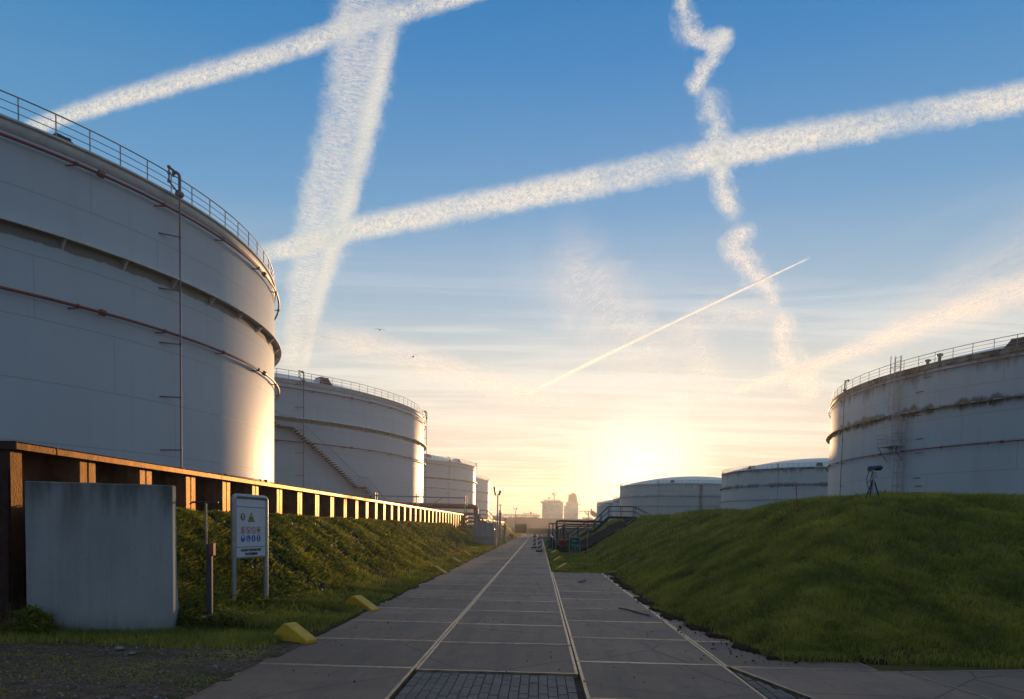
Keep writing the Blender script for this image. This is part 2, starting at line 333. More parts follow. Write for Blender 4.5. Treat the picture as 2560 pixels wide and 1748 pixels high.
def blade_mat(name, stops, trans=0.35):
    m, t, b, out = new_mat(name)
    f = t.node('ShaderNodeAttribute', _attribute_name='tone').outputs['Fac']
    o = t.node('ShaderNodeTexCoord').outputs['Object']
    n = t.noise(o, 0.7, 5, 0.6)
    c = t.ramp(t.math('ADD', t.math('MULTIPLY', f, 0.6), t.math('MULTIPLY', t.smooth(n, 0.3, 0.7), 0.4)), stops)
    t.set(b.inputs['Base Color'], c); b.inputs['Roughness'].default_value = 0.55; b.inputs['Specular IOR Level'].default_value = 0.25
    tr = t.node('ShaderNodeBsdfTranslucent'); t.set(tr.inputs[0], t.mix(1.0, c, (1.5, 1.45, 0.6, 1), 'MULTIPLY'))
    mx = t.node('ShaderNodeMixShader', i0=trans); t.l.new(b.outputs[0], mx.inputs[1]); t.l.new(tr.outputs[0], mx.inputs[2])
    t.l.new(mx.outputs[0], out.inputs[0]); MATS[name] = m
blade_mat('grass_blade', [(0.0, (0.085, 0.10, 0.024)), (0.45, (0.235, 0.24, 0.055)), (0.8, (0.44, 0.39, 0.085)), (1.0, (0.50, 0.38, 0.14))])
blade_mat('weed_leaf', [(0.0, (0.05, 0.065, 0.016)), (0.45, (0.16, 0.18, 0.035)), (0.8, (0.38, 0.35, 0.055)), (1.0, (0.26, 0.15, 0.06))])
blade_mat('reed_blade', [(0.0, (0.10, 0.085, 0.04)), (1.0, (0.20, 0.15, 0.07))])

# ------------------------------------------------------------------ mesh helpers
class MB:
    def __init__(s): s.v = []; s.f = []; s.sm = []
    def add(s, vs, fs, smooth=False):
        o = len(s.v); s.v += [tuple(p) for p in vs]; s.f += [tuple(i+o for i in f) for f in fs]; s.sm += [smooth]*len(fs); return s
    def box(s, c, d, rz=0.0, rx=0.0, ry=0.0, bev=0.0):
        M = Matrix.Translation(c) @ Matrix.Rotation(rz, 4, 'Z') @ Matrix.Rotation(ry, 4, 'Y') @ Matrix.Rotation(rx, 4, 'X')
        hx, hy, hz = d[0]/2, d[1]/2, d[2]/2
        if bev <= 0:
            vs = [M @ Vector((x*hx, y*hy, z*hz)) for x in (-1, 1) for y in (-1, 1) for z in (-1, 1)]
            return s.add(vs, [(0, 1, 3, 2), (4, 6, 7, 5), (0, 4, 5, 1), (2, 3, 7, 6), (0, 2, 6, 4), (1, 5, 7, 3)])
        b = bev; vs = []; 
        for x in (-1, 1):
            for y in (-1, 1):
                for z in (-1, 1):
                    vs += [M @ Vector((x*(hx-b), y*(hy-b), z*hz)), M @ Vector((x*(hx-b), y*hy, z*(hz-b))), M @ Vector((x*hx, y*(hy-b), z*(hz-b)))]
        import bmesh
        bm = bmesh.new(); [bm.verts.new(p) for p in vs]; r = bmesh.ops.convex_hull(bm, input=bm.verts[:])
        bm.verts.index_update(); vs = [v.co.copy() for v in bm.verts]; fs = [[v.index for v in f.verts] for f in bm.faces]; bm.free()
        return s.add(vs, fs)
    def tube(s, pts, r, n=8, caps=True, closed=False):
        P = [Vector(p) for p in pts]; m = len(P); rr = r if isinstance(r, (list, tuple)) else [r]*m
        vs = []; prev = None
        for i, p in enumerate(P):
            if closed: t = (P[(i+1) % m]-P[i-1])
            else: t = (P[min(i+1, m-1)]-P[max(i-1, 0)])
            t = t.normalized() if t.length > 1e-9 else Vector((0, 0, 1))
            if prev is None:
                a = Vector((0, 0, 1)) if abs(t.z) < 0.9 else Vector((1, 0, 0))
                u = t.cross(a).normalized()
            else: u = (prev - t*prev.dot(t)).normalized()
            prev = u; v_ = t.cross(u)
            vs += [p+(u*math.cos(2*math.pi*k/n)+v_*math.sin(2*math.pi*k/n))*rr[i] for k in range(n)]
        fs = []
        for i in range(m if closed else m-1):
            a, b = i*n, ((i+1) % m)*n
            fs += [(a+k, a+(k+1) % n, b+(k+1) % n, b+k) for k in range(n)]
        s.add(vs, fs, True)
        if caps and not closed:
            s.add(vs[:n], [tuple(range(n))[::-1]]); s.add(vs[-n:], [tuple(range(n))])
        return s
    def lathe(s, prof, c=(0, 0, 0), n=96, a0=0.0, a1=2*math.pi, smooth=True):
        full = abs(a1-a0-2*math.pi) < 1e-6; m = n if full else n+1
        vs = [(c[0]+r*math.cos(a0+(a1-a0)*k/n), c[1]+r*math.sin(a0+(a1-a0)*k/n), c[2]+z) for k in range(m) for r, z in prof]
        q = len(prof); fs = []
        for k in range(n):
            a, b = k*q, ((k+1) % m)*q
            fs += [(a+i, b+i, b+i+1, a+i+1) for i in range(q-1)]
        return s.add(vs, fs, smooth)
    def prism(s, poly, M, t):      # polygon in local xy extruded along local z by t
        n = len(poly); a = [M @ Vector((x, y, 0)) for x, y in poly]; b = [M @ Vector((x, y, t)) for x, y in poly]
        return s.add(a+b, [tuple(range(n))[::-1], tuple(range(n, 2*n))]+[(i, (i+1) % n, (i+1) % n+n, i+n) for i in range(n)])
    def build(s, name, mat, parent=None, loc=None, recalc=False):
        me = bpy.data.meshes.new(name); me.from_pydata(s.v, [], s.f)
        me.polygons.foreach_set('use_smooth', s.sm); 
        if recalc:
            import bmesh
            bm = bmesh.new(); bm.from_mesh(me); bmesh.ops.recalc_face_normals(bm, faces=bm.faces[:]); bm.to_mesh(me); bm.free()
        me.update()
        if mat: me.materials.append(MATS[mat] if isinstance(mat, str) else mat)
        o = bpy.data.objects.new(name, me); col.objects.link(o)
        if parent: o.parent = parent
        if loc: o.location = loc
        return o
def tag(o, label=None, cat=None, group=None, kind=None):
    if label: o['label'] = label
    if cat: o['category'] = cat
    if group: o['group'] = group
    if kind: o['kind'] = kind
    return o
def thing(name, label, cat, loc=(0, 0, 0), rz=0.0, group=None):
    o = bpy.data.objects.new(name, None); col.objects.link(o); o.location = loc; o.rotation_euler = (0, 0, rz)
    o.empty_display_size = 0.2
    return tag(o, label, cat, group)
def np_mesh(name, V, F, mat, tone=None, kind='stuff'):      # fast big triangle / quad meshes
    me = bpy.data.meshes.new(name); nv, (nf, k) = len(V), F.shape
    me.vertices.add(nv); me.vertices.foreach_set('co', V.astype(np.float32).ravel())
    me.loops.add(nf*k); me.loops.foreach_set('vertex_index', F.astype(np.int32).ravel())
    me.polygons.add(nf); me.polygons.foreach_set('loop_start', np.arange(0, nf*k, k, dtype=np.int32))
    me.polygons.foreach_set('loop_total', np.full(nf, k, dtype=np.int32))
    if tone is not None:
        a = me.attributes.new('tone', 'FLOAT', 'POINT'); a.data.foreach_set('value', tone.astype(np.float32))
    me.update(calc_edges=True); me.materials.append(MATS[mat])
    o = bpy.data.objects.new(name, me); col.objects.link(o); o['kind'] = kind; return o

# value noise for terrain
_g = rng.random((256, 256))
def vn(x, y):
    x = np.asarray(x, float); y = np.asarray(y, float)
    xi = np.floor(x).astype(int); yi = np.floor(y).astype(int); fx = x-xi; fy = y-yi
    fx = fx*fx*(3-2*fx); fy = fy*fy*(3-2*fy)
    g = lambda a, b: _g[a % 256, b % 256]
    return (g(xi, yi)*(1-fx)+g(xi+1, yi)*fx)*(1-fy)+(g(xi, yi+1)*(1-fx)+g(xi+1, yi+1)*fx)*fy
def fbm(x, y, o=4):
    s = 0; a = 1; t = 0
    for i in range(o):
        s = s+a*vn(np.asarray(x)*2**i+17*i, np.asarray(y)*2**i+5*i); t += a; a *= 0.5
    return s/t
def sst(a, b, x):
    t = np.clip((np.asarray(x, float)-a)/(b-a), 0, 1); return t*t*(3-2*t)

# ------------------------------------------------------------------ terrain
def toe_r(Y): return np.interp(Y, [7, 9.5, 10.8, 13, 15.7, 20, 26.4, 40, 120], [3.6, 3.5, 3.3, 3.0, 2.8, 2.85, 3.0, 3.1, 3.3])
def h_right(X, Y):
    d1 = (X-toe_r(Y)); d2 = (Y-9.95-0.10*np.sin(X*0.8))*0.86
    k = 0.9
    h = np.clip(0.5+0.5*(d2-d1)/k, 0, 1); d = d2*(1-h)+d1*h-k*h*(1-h)
    d = d+0.22*(fbm(X*0.5, Y*0.35)-0.5)
    t = np.clip(d/5.5, 0, 1.35)
    z = 2.72*(t-0.0)*(t < 0.88)+(t >= 0.88)*2.72*(0.88+0.12*(1-np.exp(-(t-0.88)/0.12)))
    z = z + 0.09*(fbm(X*0.9+3, Y*0.7)-0.5)*sst(0, 1, d) + 0.08*(fbm(X*2.6, Y*2.2+5)-0.5)*sst(0, .6, d)
    z = z + 0.10*np.sin(np.asarray(Y)*0.35)*sst(3, 6, d)
    z = z*(1-sst(12.5, 19, X))
    z = z*(1-0.75*sst(80, 110, Y))
    return np.where(d <= 0, -0.02+0.02*d.clip(-1, 0), z)
def h_left(X, Y):
    foot = -4.9-0.7*sst(18, 10.5, Y)
    top = -7.6
    t = np.clip((foot-X)/(foot-top), 0, 1)
    hh = 1.74-0.16*sst(20, 80, Y)
    z = hh*(0.35*sst(0, 1, t)+0.65*t) + 0.12*sst(-3.7, -4.8, X)
    z = z+0.15*(fbm(X*1.3, Y*1.1)-0.5)*sst(-3.9, -5.2, X)+0.10*(fbm(X*3.3, Y*2.9)-0.5)*sst(-4.2, -5.4, X)
    z = z*sst(10.62, 10.95, Y+0.0*X)
    z = z*(1-sst(57.5, 62, Y)*0.9*sst(-7.9, -5.6, X))
    return z
def grid_obj(name, xs, ys, hf, mat):
    X, Y = np.meshgrid(xs, ys); Z = hf(X, Y); V = np.stack([X, Y, Z], -1).reshape(-1, 3)
    nx, ny = len(xs), len(ys); i = np.arange(ny-1)[:, None]*nx+np.arange(nx-1)[None, :]
    F = np.stack([i, i+1, i+nx+1, i+nx], -1).reshape(-1, 4)
    o = np_mesh(name, V, F, mat, kind='structure'); o.data.polygons.foreach_set('use_smooth', np.ones(len(F), bool)); return o
ysr = np.concatenate([np.arange(8.6, 30, 0.14), np.arange(30, 60, 0.35), np.arange(60, 121, 1.0)])
grid_obj('right_embankment', np.concatenate([np.arange(2.5, 11, 0.14), np.arange(11, 20, 0.4)]), ysr, h_right, 'turf')
grid_obj('right_embankment_end', np.concatenate([np.arange(19.8, 60, 1.0)]), np.arange(8.6, 24, 0.3),
         lambda X, Y: 2.6*sst(9.7, 16.3, Y)*(1-sst(18, 23, Y))-0.02, 'turf')
def h_left_end(X, Y):
    return h_left(X, Y)
ysl = np.concatenate([np.arange(10.80, 30, 0.12), np.arange(30, 62, 0.3)])
grid_obj('left_embankment', np.arange(-8.15, -3.3, 0.10), ysl, lambda X, Y: h_left(X, Y)-0.03, 'weedy')
# the ground sheet reaching the horizon, gravel yard in the near left corner
g = MB(); g.add([(-4000, -200, -0.12), (4000, -200, -0.12), (4000, 9000, -0.12), (-4000, 9000, -0.12)], [(0, 1, 2, 3)])
tag(g.build('ground', 'weedy'), kind='structure')
def h_gravel(X, Y): return 0.045*(fbm(X*1.2, Y*1.2)-0.62)+0.02*(fbm(X*5, Y*5)-0.5)+0.05*sst(-7.0, -9, X)*sst(8.5, 10, Y)
grid_obj('gravel_yard', np.arange(-16, -1.8, 0.08), np.arange(3.0, 11.2, 0.08),
         lambda X, Y: np.where(X > -3.46+0.35*(fbm(X*1.6, Y*1.6)-0.5), -0.06, h_gravel(X, Y)+.012), 'gravel')
# far verges beyond the second wall, and the dike closing the view
def h_far(X, Y):
    z = 1.7*sst(-5.2, -7.9, X)*sst(68, 76, Y)*(1-0.0*Y)
    return z+0.18*(fbm(X*0.6, Y*0.3)-0.5)*sst(-4, -5, X)
grid_obj('verge_soil', np.arange(-4.1, -3.2, .05), np.arange(10.4, 60, .1), lambda X, Y: np.where((X < -3.46+.30*(fbm(X*1.8, Y*1.8)-.5)) & (X > -3.95), .012+.02*fbm(X*5, Y*5), -.14), 'weedy')
grid_obj('far_left_embankment', np.arange(-8.6, -3.2, 0.2), np.arange(62, 165, 0.7), lambda X, Y: h_far(X, Y)-0.02, 'turf')
grid_obj('dike', np.arange(-60, 90, 1.5), np.arange(160, 186, 0.8), lambda X, Y: 1.3*sst(162, 172, Y)-0.1+0.2*fbm(X*0.2, Y*0.3), 'turf')

# ------------------------------------------------------------------ road of steel-rimmed concrete slabs
slab = MB(); rim = MB(); tones = []
def quad_slab(poly, z=0.0, tilt=None, rims=True):
    """one slab: polygon top 22 mm inside a steel rim, with sides"""
    n = len(poly); c = Vector((sum(p[0] for p in poly)/n, sum(p[1] for p in poly)/n))
    def off(d):      # inset polygon (convex)
        out = []
        for i in range(n):
            p0, p1, p2 = Vector(poly[i-1]), Vector(poly[i]), Vector(poly[(i+1) % n])
            e1 = (p1-p0).normalized(); e2 = (p2-p1).normalized(); n1 = Vector((-e1.y, e1.x)); n2 = Vector((-e2.y, e2.x))
            bis = (n1+n2); bis = bis/max(0.3, bis.length_squared)*2
            out.append(p1+bis*d)
        return out
    tx, ty = (random.uniform(-1, 1)*0.0022, random.uniform(-1, 1)*0.0022) if tilt is None else tilt
    dz = random.uniform(-0.004, 0.004)
    Z = lambda p, k: z+k+dz+(p[0]-c.x)*tx+(p[1]-c.y)*ty
    o_ = off(0.004); i_ = off(0.004+0.038)
    slab.add([(p.x, p.y, Z(p, -0.003)) for p in i_], [tuple(range(n))]); tones.extend([random.random()]*n)
    if not rims: return
    vs = [(p.x, p.y, Z(p, 0)) for p in o_]+[(p.x, p.y, Z(p, 0)) for p in i_]+[(p.x, p.y, Z(p, -0.09)) for p in o_]
    fs = []
    for i in range(n):
        j = (i+1) % n; fs += [(i, j, n+j, n+i), (2*n+i, 2*n+j, j, i)]
    rim.add(vs, fs)
X1, X2, X3, X4 = -1.51, 0.53, 2.50, 4.50
jy = lambda k, y0: y0+2.015*k
for k in range(-2, 78):      # column A and column B
    y0, y1 = jy(k, 8.50), jy(k+1, 8.50)
    sh = -1.9*sst(95, 165, (y0+y1)/2)
    sh0, sh1 = -1.9*sst(95, 165, y0), -1.9*sst(95, 165, y1)
    zz = -0.02*0
    quad_slab([(X1-2.03+sh0, y0), (X1+sh0, y0), (X1+sh1, y1), (X1-2.03+sh1, y1)])
    if k >= 0: quad_slab([(X1+.006+sh0, y0-0.09), (X2-.006+sh0, y0-0.09), (X2-.006+sh1, y1-0.09), (X1+.006+sh1, y1-0.09)])
for k in range(0, 9):        # columns C and D up to the grass verge
    y0, y1 = jy(k, 9.19), jy(k+1, 9.19)
    quad_slab([(X2+.006, y0), (X3-.006, y0), (X3-.006, y1), (X2+.006, y1)])
    quad_slab([(X3+.006, y0-.05), (X4, y0-.05), (X4, y1-.05), (X3+.006, y1-.05)], z=-0.006)
for k in range(-2, 0):
    quad_slab([(X2+.006, jy(k, 9.19)), (X3-.006, jy(k, 9.19)), (X3-.006, jy(k+1, 9.19)), (X2+.006, jy(k+1, 9.19))])
# the side road turning off to the right
d0, d1 = Vector((2.52, 9.13)), Vector((3.30, 6.2)); ax = (d1-d0).normalized()
quad_slab([(2.55, 9.08), (3.05, 7.3), (5.05, 7.45), (4.75, 9.12)])
quad_slab([(3.07, 7.26), (3.4, 6.0), (5.3, 6.0), (5.05, 7.42)])
quad_slab([(4.78, 9.12), (5.08, 7.45), (7.1, 7.6), (6.95, 9.55)])
quad_slab([(5.08, 7.41), (5.33, 6.0), (7.3, 6.0), (7.1, 7.56)])
for k in range(4): quad_slab([(6.98+2.1*k, 9.55+.02*k), (7.13+2.1*k, 7.6), (9.2+2.1*k, 7.65), (9.05+2.1*k, 9.57+.02*k)])
for k in range(4): quad_slab([(7.13+2.1*k, 7.56), (7.33+2.1*k, 6.0), (9.4+2.1*k, 6.0), (9.2+2.1*k, 7.61)])
road = thing('road', None, None); del_keys = [road.pop(k, None) for k in ('label', 'category') if k in road]
road['kind'] = 'structure'
so_ = slab.build('slab_surface', 'slab_concrete', road)
a = so_.data.attributes.new('tone', 'FLOAT', 'POINT'); a.data.foreach_set('value', tones)
rim.build('steel_rim', 'slab_edge', road)
bed = MB(); bed.add([(-5.3, 3, -0.07), (7.4, 3, -0.07), (7.4, 9.3, -0.07), (4.6, 27.3, -0.07), (0.6, 27.4, -0.07), (0.6, 165, -0.07), (-5.6, 165, -0.07), (-3.6, 90, -0.07), (-3.6, 10, -0.07)], [tuple(range(9))])
bed.build('joint_bed', 'joint_dirt', road)
# brick pavers filling the two gaps
pv = MB()
for i in range(19):
    x0 = X1+0.045+0.107*i; x1 = x0+0.102
    if x1 > X2-0.02: break
    for j in range(15):
        y = 8.34-0.207*(j+0.5)-(0.1035 if i % 2 else 0)+0.10
        y1 = min(y+0.100, 8.355); y0 = y-0.101
        if y1-y0 < 0.05 or y < 5.6: continue
        pv.box(((x0+x1)/2, (y0+y1)/2, -0.050+random.uniform(-.003, .003)), (x1-x0, y1-y0, 0.06), rx=random.uniform(-.012, .012), bev=0.005)
for j in range(24):
    y = 9.0-0.205*(j+0.5)
    xr = 2.52+(9.13-y)*0.272-0.03
    for i in range(8):
        x0 = 2.55+0.105*i; x1 = min(x0+0.098, xr)
        if x1-x0 < 0.03: continue
        pv.box(((x0+x1)/2, y, -0.05+random.uniform(-.004, .004)), (x1-x0, 0.198, 0.06), bev=0.006)
pv.build('paver_patch', 'paver', road)

# ------------------------------------------------------------------ tanks
def tangent_tank(xt, yt, H, R, side):
    """centre of a tank whose silhouette edge shows at pixel xt and rim height H at yt"""
    p = at_z(xt, yt, H); t = Vector((p.x, p.y)); s = t.length; t.normalize()
    n = Vector((-t.y, t.x)) if side > 0 else Vector((t.y, -t.x))
    c = t*s+n*R; return c.x, c.y
def ang_at(c, R, x, y=1000):      # azimuth on the tank where the ray of column x meets it
    d = ray(x, y); d = Vector((d.x, d.y)).normalized(); cc = Vector(c[:2]); b = d.dot(cc)
    disc = max(0.0, b*b-(cc.length_squared-R*R)); p = d*(b-math.sqrt(disc)); return math.atan2(p.y-c[1], p.x-c[0])
def P(R, a, z): return (R*math.cos(a), R*math.sin(a), z)
def arc(R, a0, a1, z, n): return [P(R, a0+(a1-a0)*i/n, z) for i in range(n+1)]
def tank(label, cx, cy, R, H=16.0, paint='paint_clean', ledge='white_steel', rings=((15.15, .055, .27), (9.85, .055, .27)), girder=12.3,
         rise=None, rail_step=1.2, rail='rail_steel', det=1.0, faces=None, pipes=(), hatches=(), ringmat='red_pipe', double=False):
    root = thing('storage_tank', label, 'storage tank', (cx, cy, 0), 0, 'white oil storage tanks')
    rise = rise or R*0.155
    N = 192 if det > 0.6 else 96
    MB().lathe([(R, -0.1), (R, H*0.25), (R, H*0.5), (R, H*0.75), (R, H)], n=N).build('shell', paint, root)
    e = MB(); e.lathe([(R, H-0.0), (R+0.10, H-0.02), (R+0.12, H+0.07), (R-0.05, H+0.10)], n=N)
    e.lathe([(R+0.004, H-0.42), (R+0.02, H-0.42), (R+0.02, H-0.0)], n=N); e.build('rim_angle', ledge, root)
    Rs = (R*R+rise*rise)/(2*rise); prof = []
    for i in range(13):
        r = R*(1-i/12); prof.append((max(r, 0.001), H+0.08+math.sqrt(Rs*Rs-r*r)-(Rs-rise)))
    MB().lathe(prof, n=N).build('roof', 'roof_sheet', root)
    if girder:
        gd = MB(); w_ = 0.42
        gd.lathe([(R, girder+0.02), (R+w_, girder), (R+w_, girder-0.10), (R+w_-0.03, girder-0.10), (R+w_-0.03, girder-0.03), (R, girder-0.01)], n=N, smooth=False)
        k = int(2*math.pi*R/2.3)
        for i in range(k):
            a = 2*math.pi*(i+0.5)/k; t = 0.035/R
            p = [P(R, a-t, girder-0.03), P(R+w_-0.05, a-t, girder-0.03), P(R+0.02, a-t, girder-0.42), P(R, a+t, girder-0.03), P(R+w_-0.05, a+t, girder-0.03), P(R+0.02, a+t, girder-0.42)]
            gd.add(p, [(0, 1, 2), (3, 5, 4), (1, 4, 5, 2), (0, 3, 4, 1), (0, 2, 5, 3)])
        gd.build('wind_girder', ledge, root)
    # hand railing
    rl = MB(); n = int(2*math.pi*R/rail_step); rr = 0.024 if det > 0.6 else 0.035
    for zz, r_ in ((0.86, rr*1.15), (0.57, rr*0.7), (0.29, rr*0.7)):
        rl.tube([P(R-0.05, 2*math.pi*i/N, H+0.08+zz) for i in range(N)], r_, 5, closed=True)
    for i in range(n):
        a = 2*math.pi*i/n+0.01; rl.tube([P(R-0.05, a, H+0.05), P(R-0.05, a, H+0.94)], rr, 5)
    rl.build('railing', rail, root)
    # cooling water ring pipes with brackets and couplings
    for zz, r_, off in rings:
        rg = MB(); nn = N
        rg.tube([P(R+off, 2*math.pi*i/nn, zz) for i in range(nn)], r_, 8, closed=True)
        k = int(2*math.pi*R/3.6)
        for i in range(k):
            a = 2*math.pi*(i+0.2)/k
            rg.tube([P(R-0.01, a-0.25/R, zz-r_-0.05), P(R+off+0.05, a, zz-r_-0.01)], 0.03, 5)
            rg.tube([P(R+off, a-0.04/R, zz), P(R+off, a+0.04/R, zz)], r_*1.5, 8)
            if i % 3 == 0: rg.tube([P(R+off, a+.9/R-0.10/R, zz), P(R+off, a+.9/R+0.10/R, zz)], r_*2.1, 10)
        rg.build('ring_pipe', ringmat, root)
    for a, z0, kind_ in pipes:      # vertical feed pipes with a gooseneck over the rail
        pm = MB(); q = R+0.40; r_ = 0.04
        pm.tube([P(q, a, z0), P(q, a, H+0.15)], r_, 8)
        pm.tube([P(q, a, H-0.05), P(q, a, H+0.72), P(q-0.04, a, H+0.86), P(q-0.14, a, H+0.95), P(q-0.36, a, H+0.97)], r_*1.6, 9)
        pm.tube([P(q-0.34, a-.02/R, H+0.82), P(q-0.34, a, H+1.08)], 0.06, 8)
        pm.tube([P(q-0.15, a-0.42/R, H+1.0), P(q-0.15, a-0.15/R, H+0.95), P(q-0.1, a, H+0.93)], 0.05, 8)
        pm.tube([P(q-0.15, a-0.42/R, H+1.0), P(q-0.15, a-0.42/R, H+0.4), P(q, a-0.05/R, H+0.02)], 0.036, 8)
        for zz in (H+1.0, H+0.75, H+0.40): pm.tube([P(q-0.15, a-0.42/R, zz-.04), P(q-0.15, a-0.42/R, zz+.04)], 0.075, 8)
        pm.tube([P(q, a-0.13/R, H+0.02), P(q, a+.1/R, H+0.02)], 0.14, 10)
        for zz in np.arange(max(z0, 1.0)+0.9, H-0.2, 2.3):
            pm.tube([P(R, a-0.75/R, zz-0.06), P(q, a, zz)], 0.03, 5); pm.tube([P(q, a, zz-.06), P(q, a, zz+.06)], r_*1.5, 8)
        pm.tube([P(q, a, z0-.12), P(q, a, z0+.12)], 0.12, 8); pm.tube([P(q, a-.3/R, z0), P(q, a+.3/R, z0)], 0.10, 8)
        pm.build('feed_pipe', 'grey_pipe', root)
    for a, dr in hatches:
        hm = MB(); c = Vector(P(R-dr, a, H+0.15+(rise*(1-((R-dr)/R)**2))))
        M = Matrix.Translation(c) @ Matrix.Rotation(a, 4, 'Z')
        hz_ = .16 if R < 20 else (.30 if cx > 0 and det > .6 else .42)
        vs = [M @ Vector(p) for p in ((-1.5, -.8, -.1), (.75, -.8, -.3), (.75, .8, -.3), (-1.5, .8, -.1), (-.6, -.45, hz_), (.45, -.45, hz_), (.45, .45, hz_), (-.6, .45, hz_))]
        if R < 20: vs = [c+(v_-c)*0.55 for v_ in vs]
        hm.add(vs, [(0, 1, 5, 4), (2, 3, 7, 6), (3, 0, 4, 7)]); hm.build('roof_vent', 'roof_sheet', root)
        lv = MB(); lv.add([vs[i] for i in (1, 2, 6, 5)], [(0, 1, 2, 3)])
        for k in range(4):
            f = (k+0.5)/4; A = vs[1].lerp(vs[5], f); B = vs[2].lerp(vs[6], f); lv.tube([A+(A-B)*0, B], 0.035, 4)
        lv.tube([vs[4]+Vector((0, 0, .03)), vs[7]+Vector((0, 0, .03)), vs[6]+Vector((0, 0, .03)), vs[5]+Vector((0, 0, .03)), vs[4]+Vector((0, 0, .03))], 0.05, 4)
        lv.add([vs[i]+Vector((0, 0, .03)) for i in (4, 5, 6, 7)], [(0, 1, 2, 3)]); lv.build('vent_louvre', 'dark_steel', root)
    return root
T1 = (-34.4, 35.9, 19.0); T2 = (-43.2, 90.0, 27.5); T5 = (57.1, 69.6, 26.5)
t1 = tank('largest white tank, cropped by the left edge, with red ring pipes and thin railing', *T1, H=15.85,
     rings=((15.15, .06, .27), (9.85, .06, .27), (3.95, .06, .35)), pipes=((ang_at(T1, 19.40, 411), 3.95, 0),), hatches=((ang_at(T1, 19.0, 172), 0.9),))
a2 = lambda x: ang_at(T2, 27.5, x)
t2 = tank('white tank with a stair climbing its side, right behind the biggest tank', *T2,
     pipes=((a2(685), 0.6, 0), (a2(959)+0.06, 0.6, 0)), hatches=((a2(745), 1.2),))
T3c = tangent_tank(1080, 1063.5, 16, 26, 1); T3 = (*T3c, 26)
tank('third white tank in the left row, between the stair tank and the slim tank', *T3, det=.5,
     pipes=((ang_at(T3, 26, 1018), 0.6, 0), (ang_at(T3, 26, 1079)+.03, .6, 0)), hatches=((ang_at(T3, 26, 988), 3.0), (ang_at(T3, 26, 1055), 2.0)))
T4c = tangent_tank(1111, 1093.5, 16, 22, 1); T4 = (*T4c, 22)
tank('slim looking pale tank at the far end of the left row, beside the lamp pole', *T4, det=.4, rings=((9.3, .06, .2), (5.0, .06, .2)), rail_step=2.0)
t5 = tank('stained white tank with a caged ladder, cropped by the right picture edge', *T5, paint='paint_stained', ledge='dirty_steel', rail_step=1.55,
     rings=((15.25, .055, .27), (8.95, .055, .3)), pipes=((ang_at(T5, 26.9, 1912), 0.6, 0),), hatches=((ang_at(T5, 26.5, 2290), 1.0),))
T6c = tangent_tank(1638, 1079, 16, 24, -1); T6 = (*T6c, 24)
tank('white domed tank with green streaks, just left of the big stained tank', *T6, paint='paint_grimy', ledge='dirty_steel', det=.5, rise=3.8,
     rings=((8.9, .06, .25),), pipes=((ang_at(T6, 24, 1771), .6, 0),), hatches=((ang_at(T6, 24, 1697), 1.5), (ang_at(T6, 24, 1862), 1.5)), ringmat='grey_pipe')
T7c = tangent_tank(1407, 1106, 16, 25, -1); T7 = (*T7c, 25); rust_a = ang_at(T7, 25, 1595)
tank('low domed grey-white tank with one vertical rust stain, behind the footbridge stairs', *T7, paint='paint_rusty', ledge='white_steel', det=.5, rise=3.7,
     rings=((8.9, .06, .25),), pipes=((ang_at(T7, 25, 1499), .6, 0),), hatches=((ang_at(T7, 25, 1526), 1.8),), ringmat='grey_pipe')
for n_ in MATS['paint_rusty'].node_tree.nodes:
    if n_.type == 'MATH' and n_.operation == 'SUBTRACT' and abs(n_.inputs[1].default_value+1.65) < 1e-6: n_.inputs[1].default_value = rust_a
T9c = tangent_tank(1391.5, 1134, 13.2, 9, -1)
tank('narrow strip of pale tank between the rust stained tank and the lowest far tank', *T9c, 9, H=13.2, det=.3, girder=9.6, rings=(), rail_step=2.0)
T8c = tangent_tank(1354.5, 1142, 12.6, 13, -1)
tank('small low pale tank beside the orange lifeboat, lowest in the right row', *T8c, 13, H=12.6, det=.3, girder=None, rings=((10.7, .06, .2), (6.9, .06, .2)), rail_step=2.0, ringmat='grey_pipe')

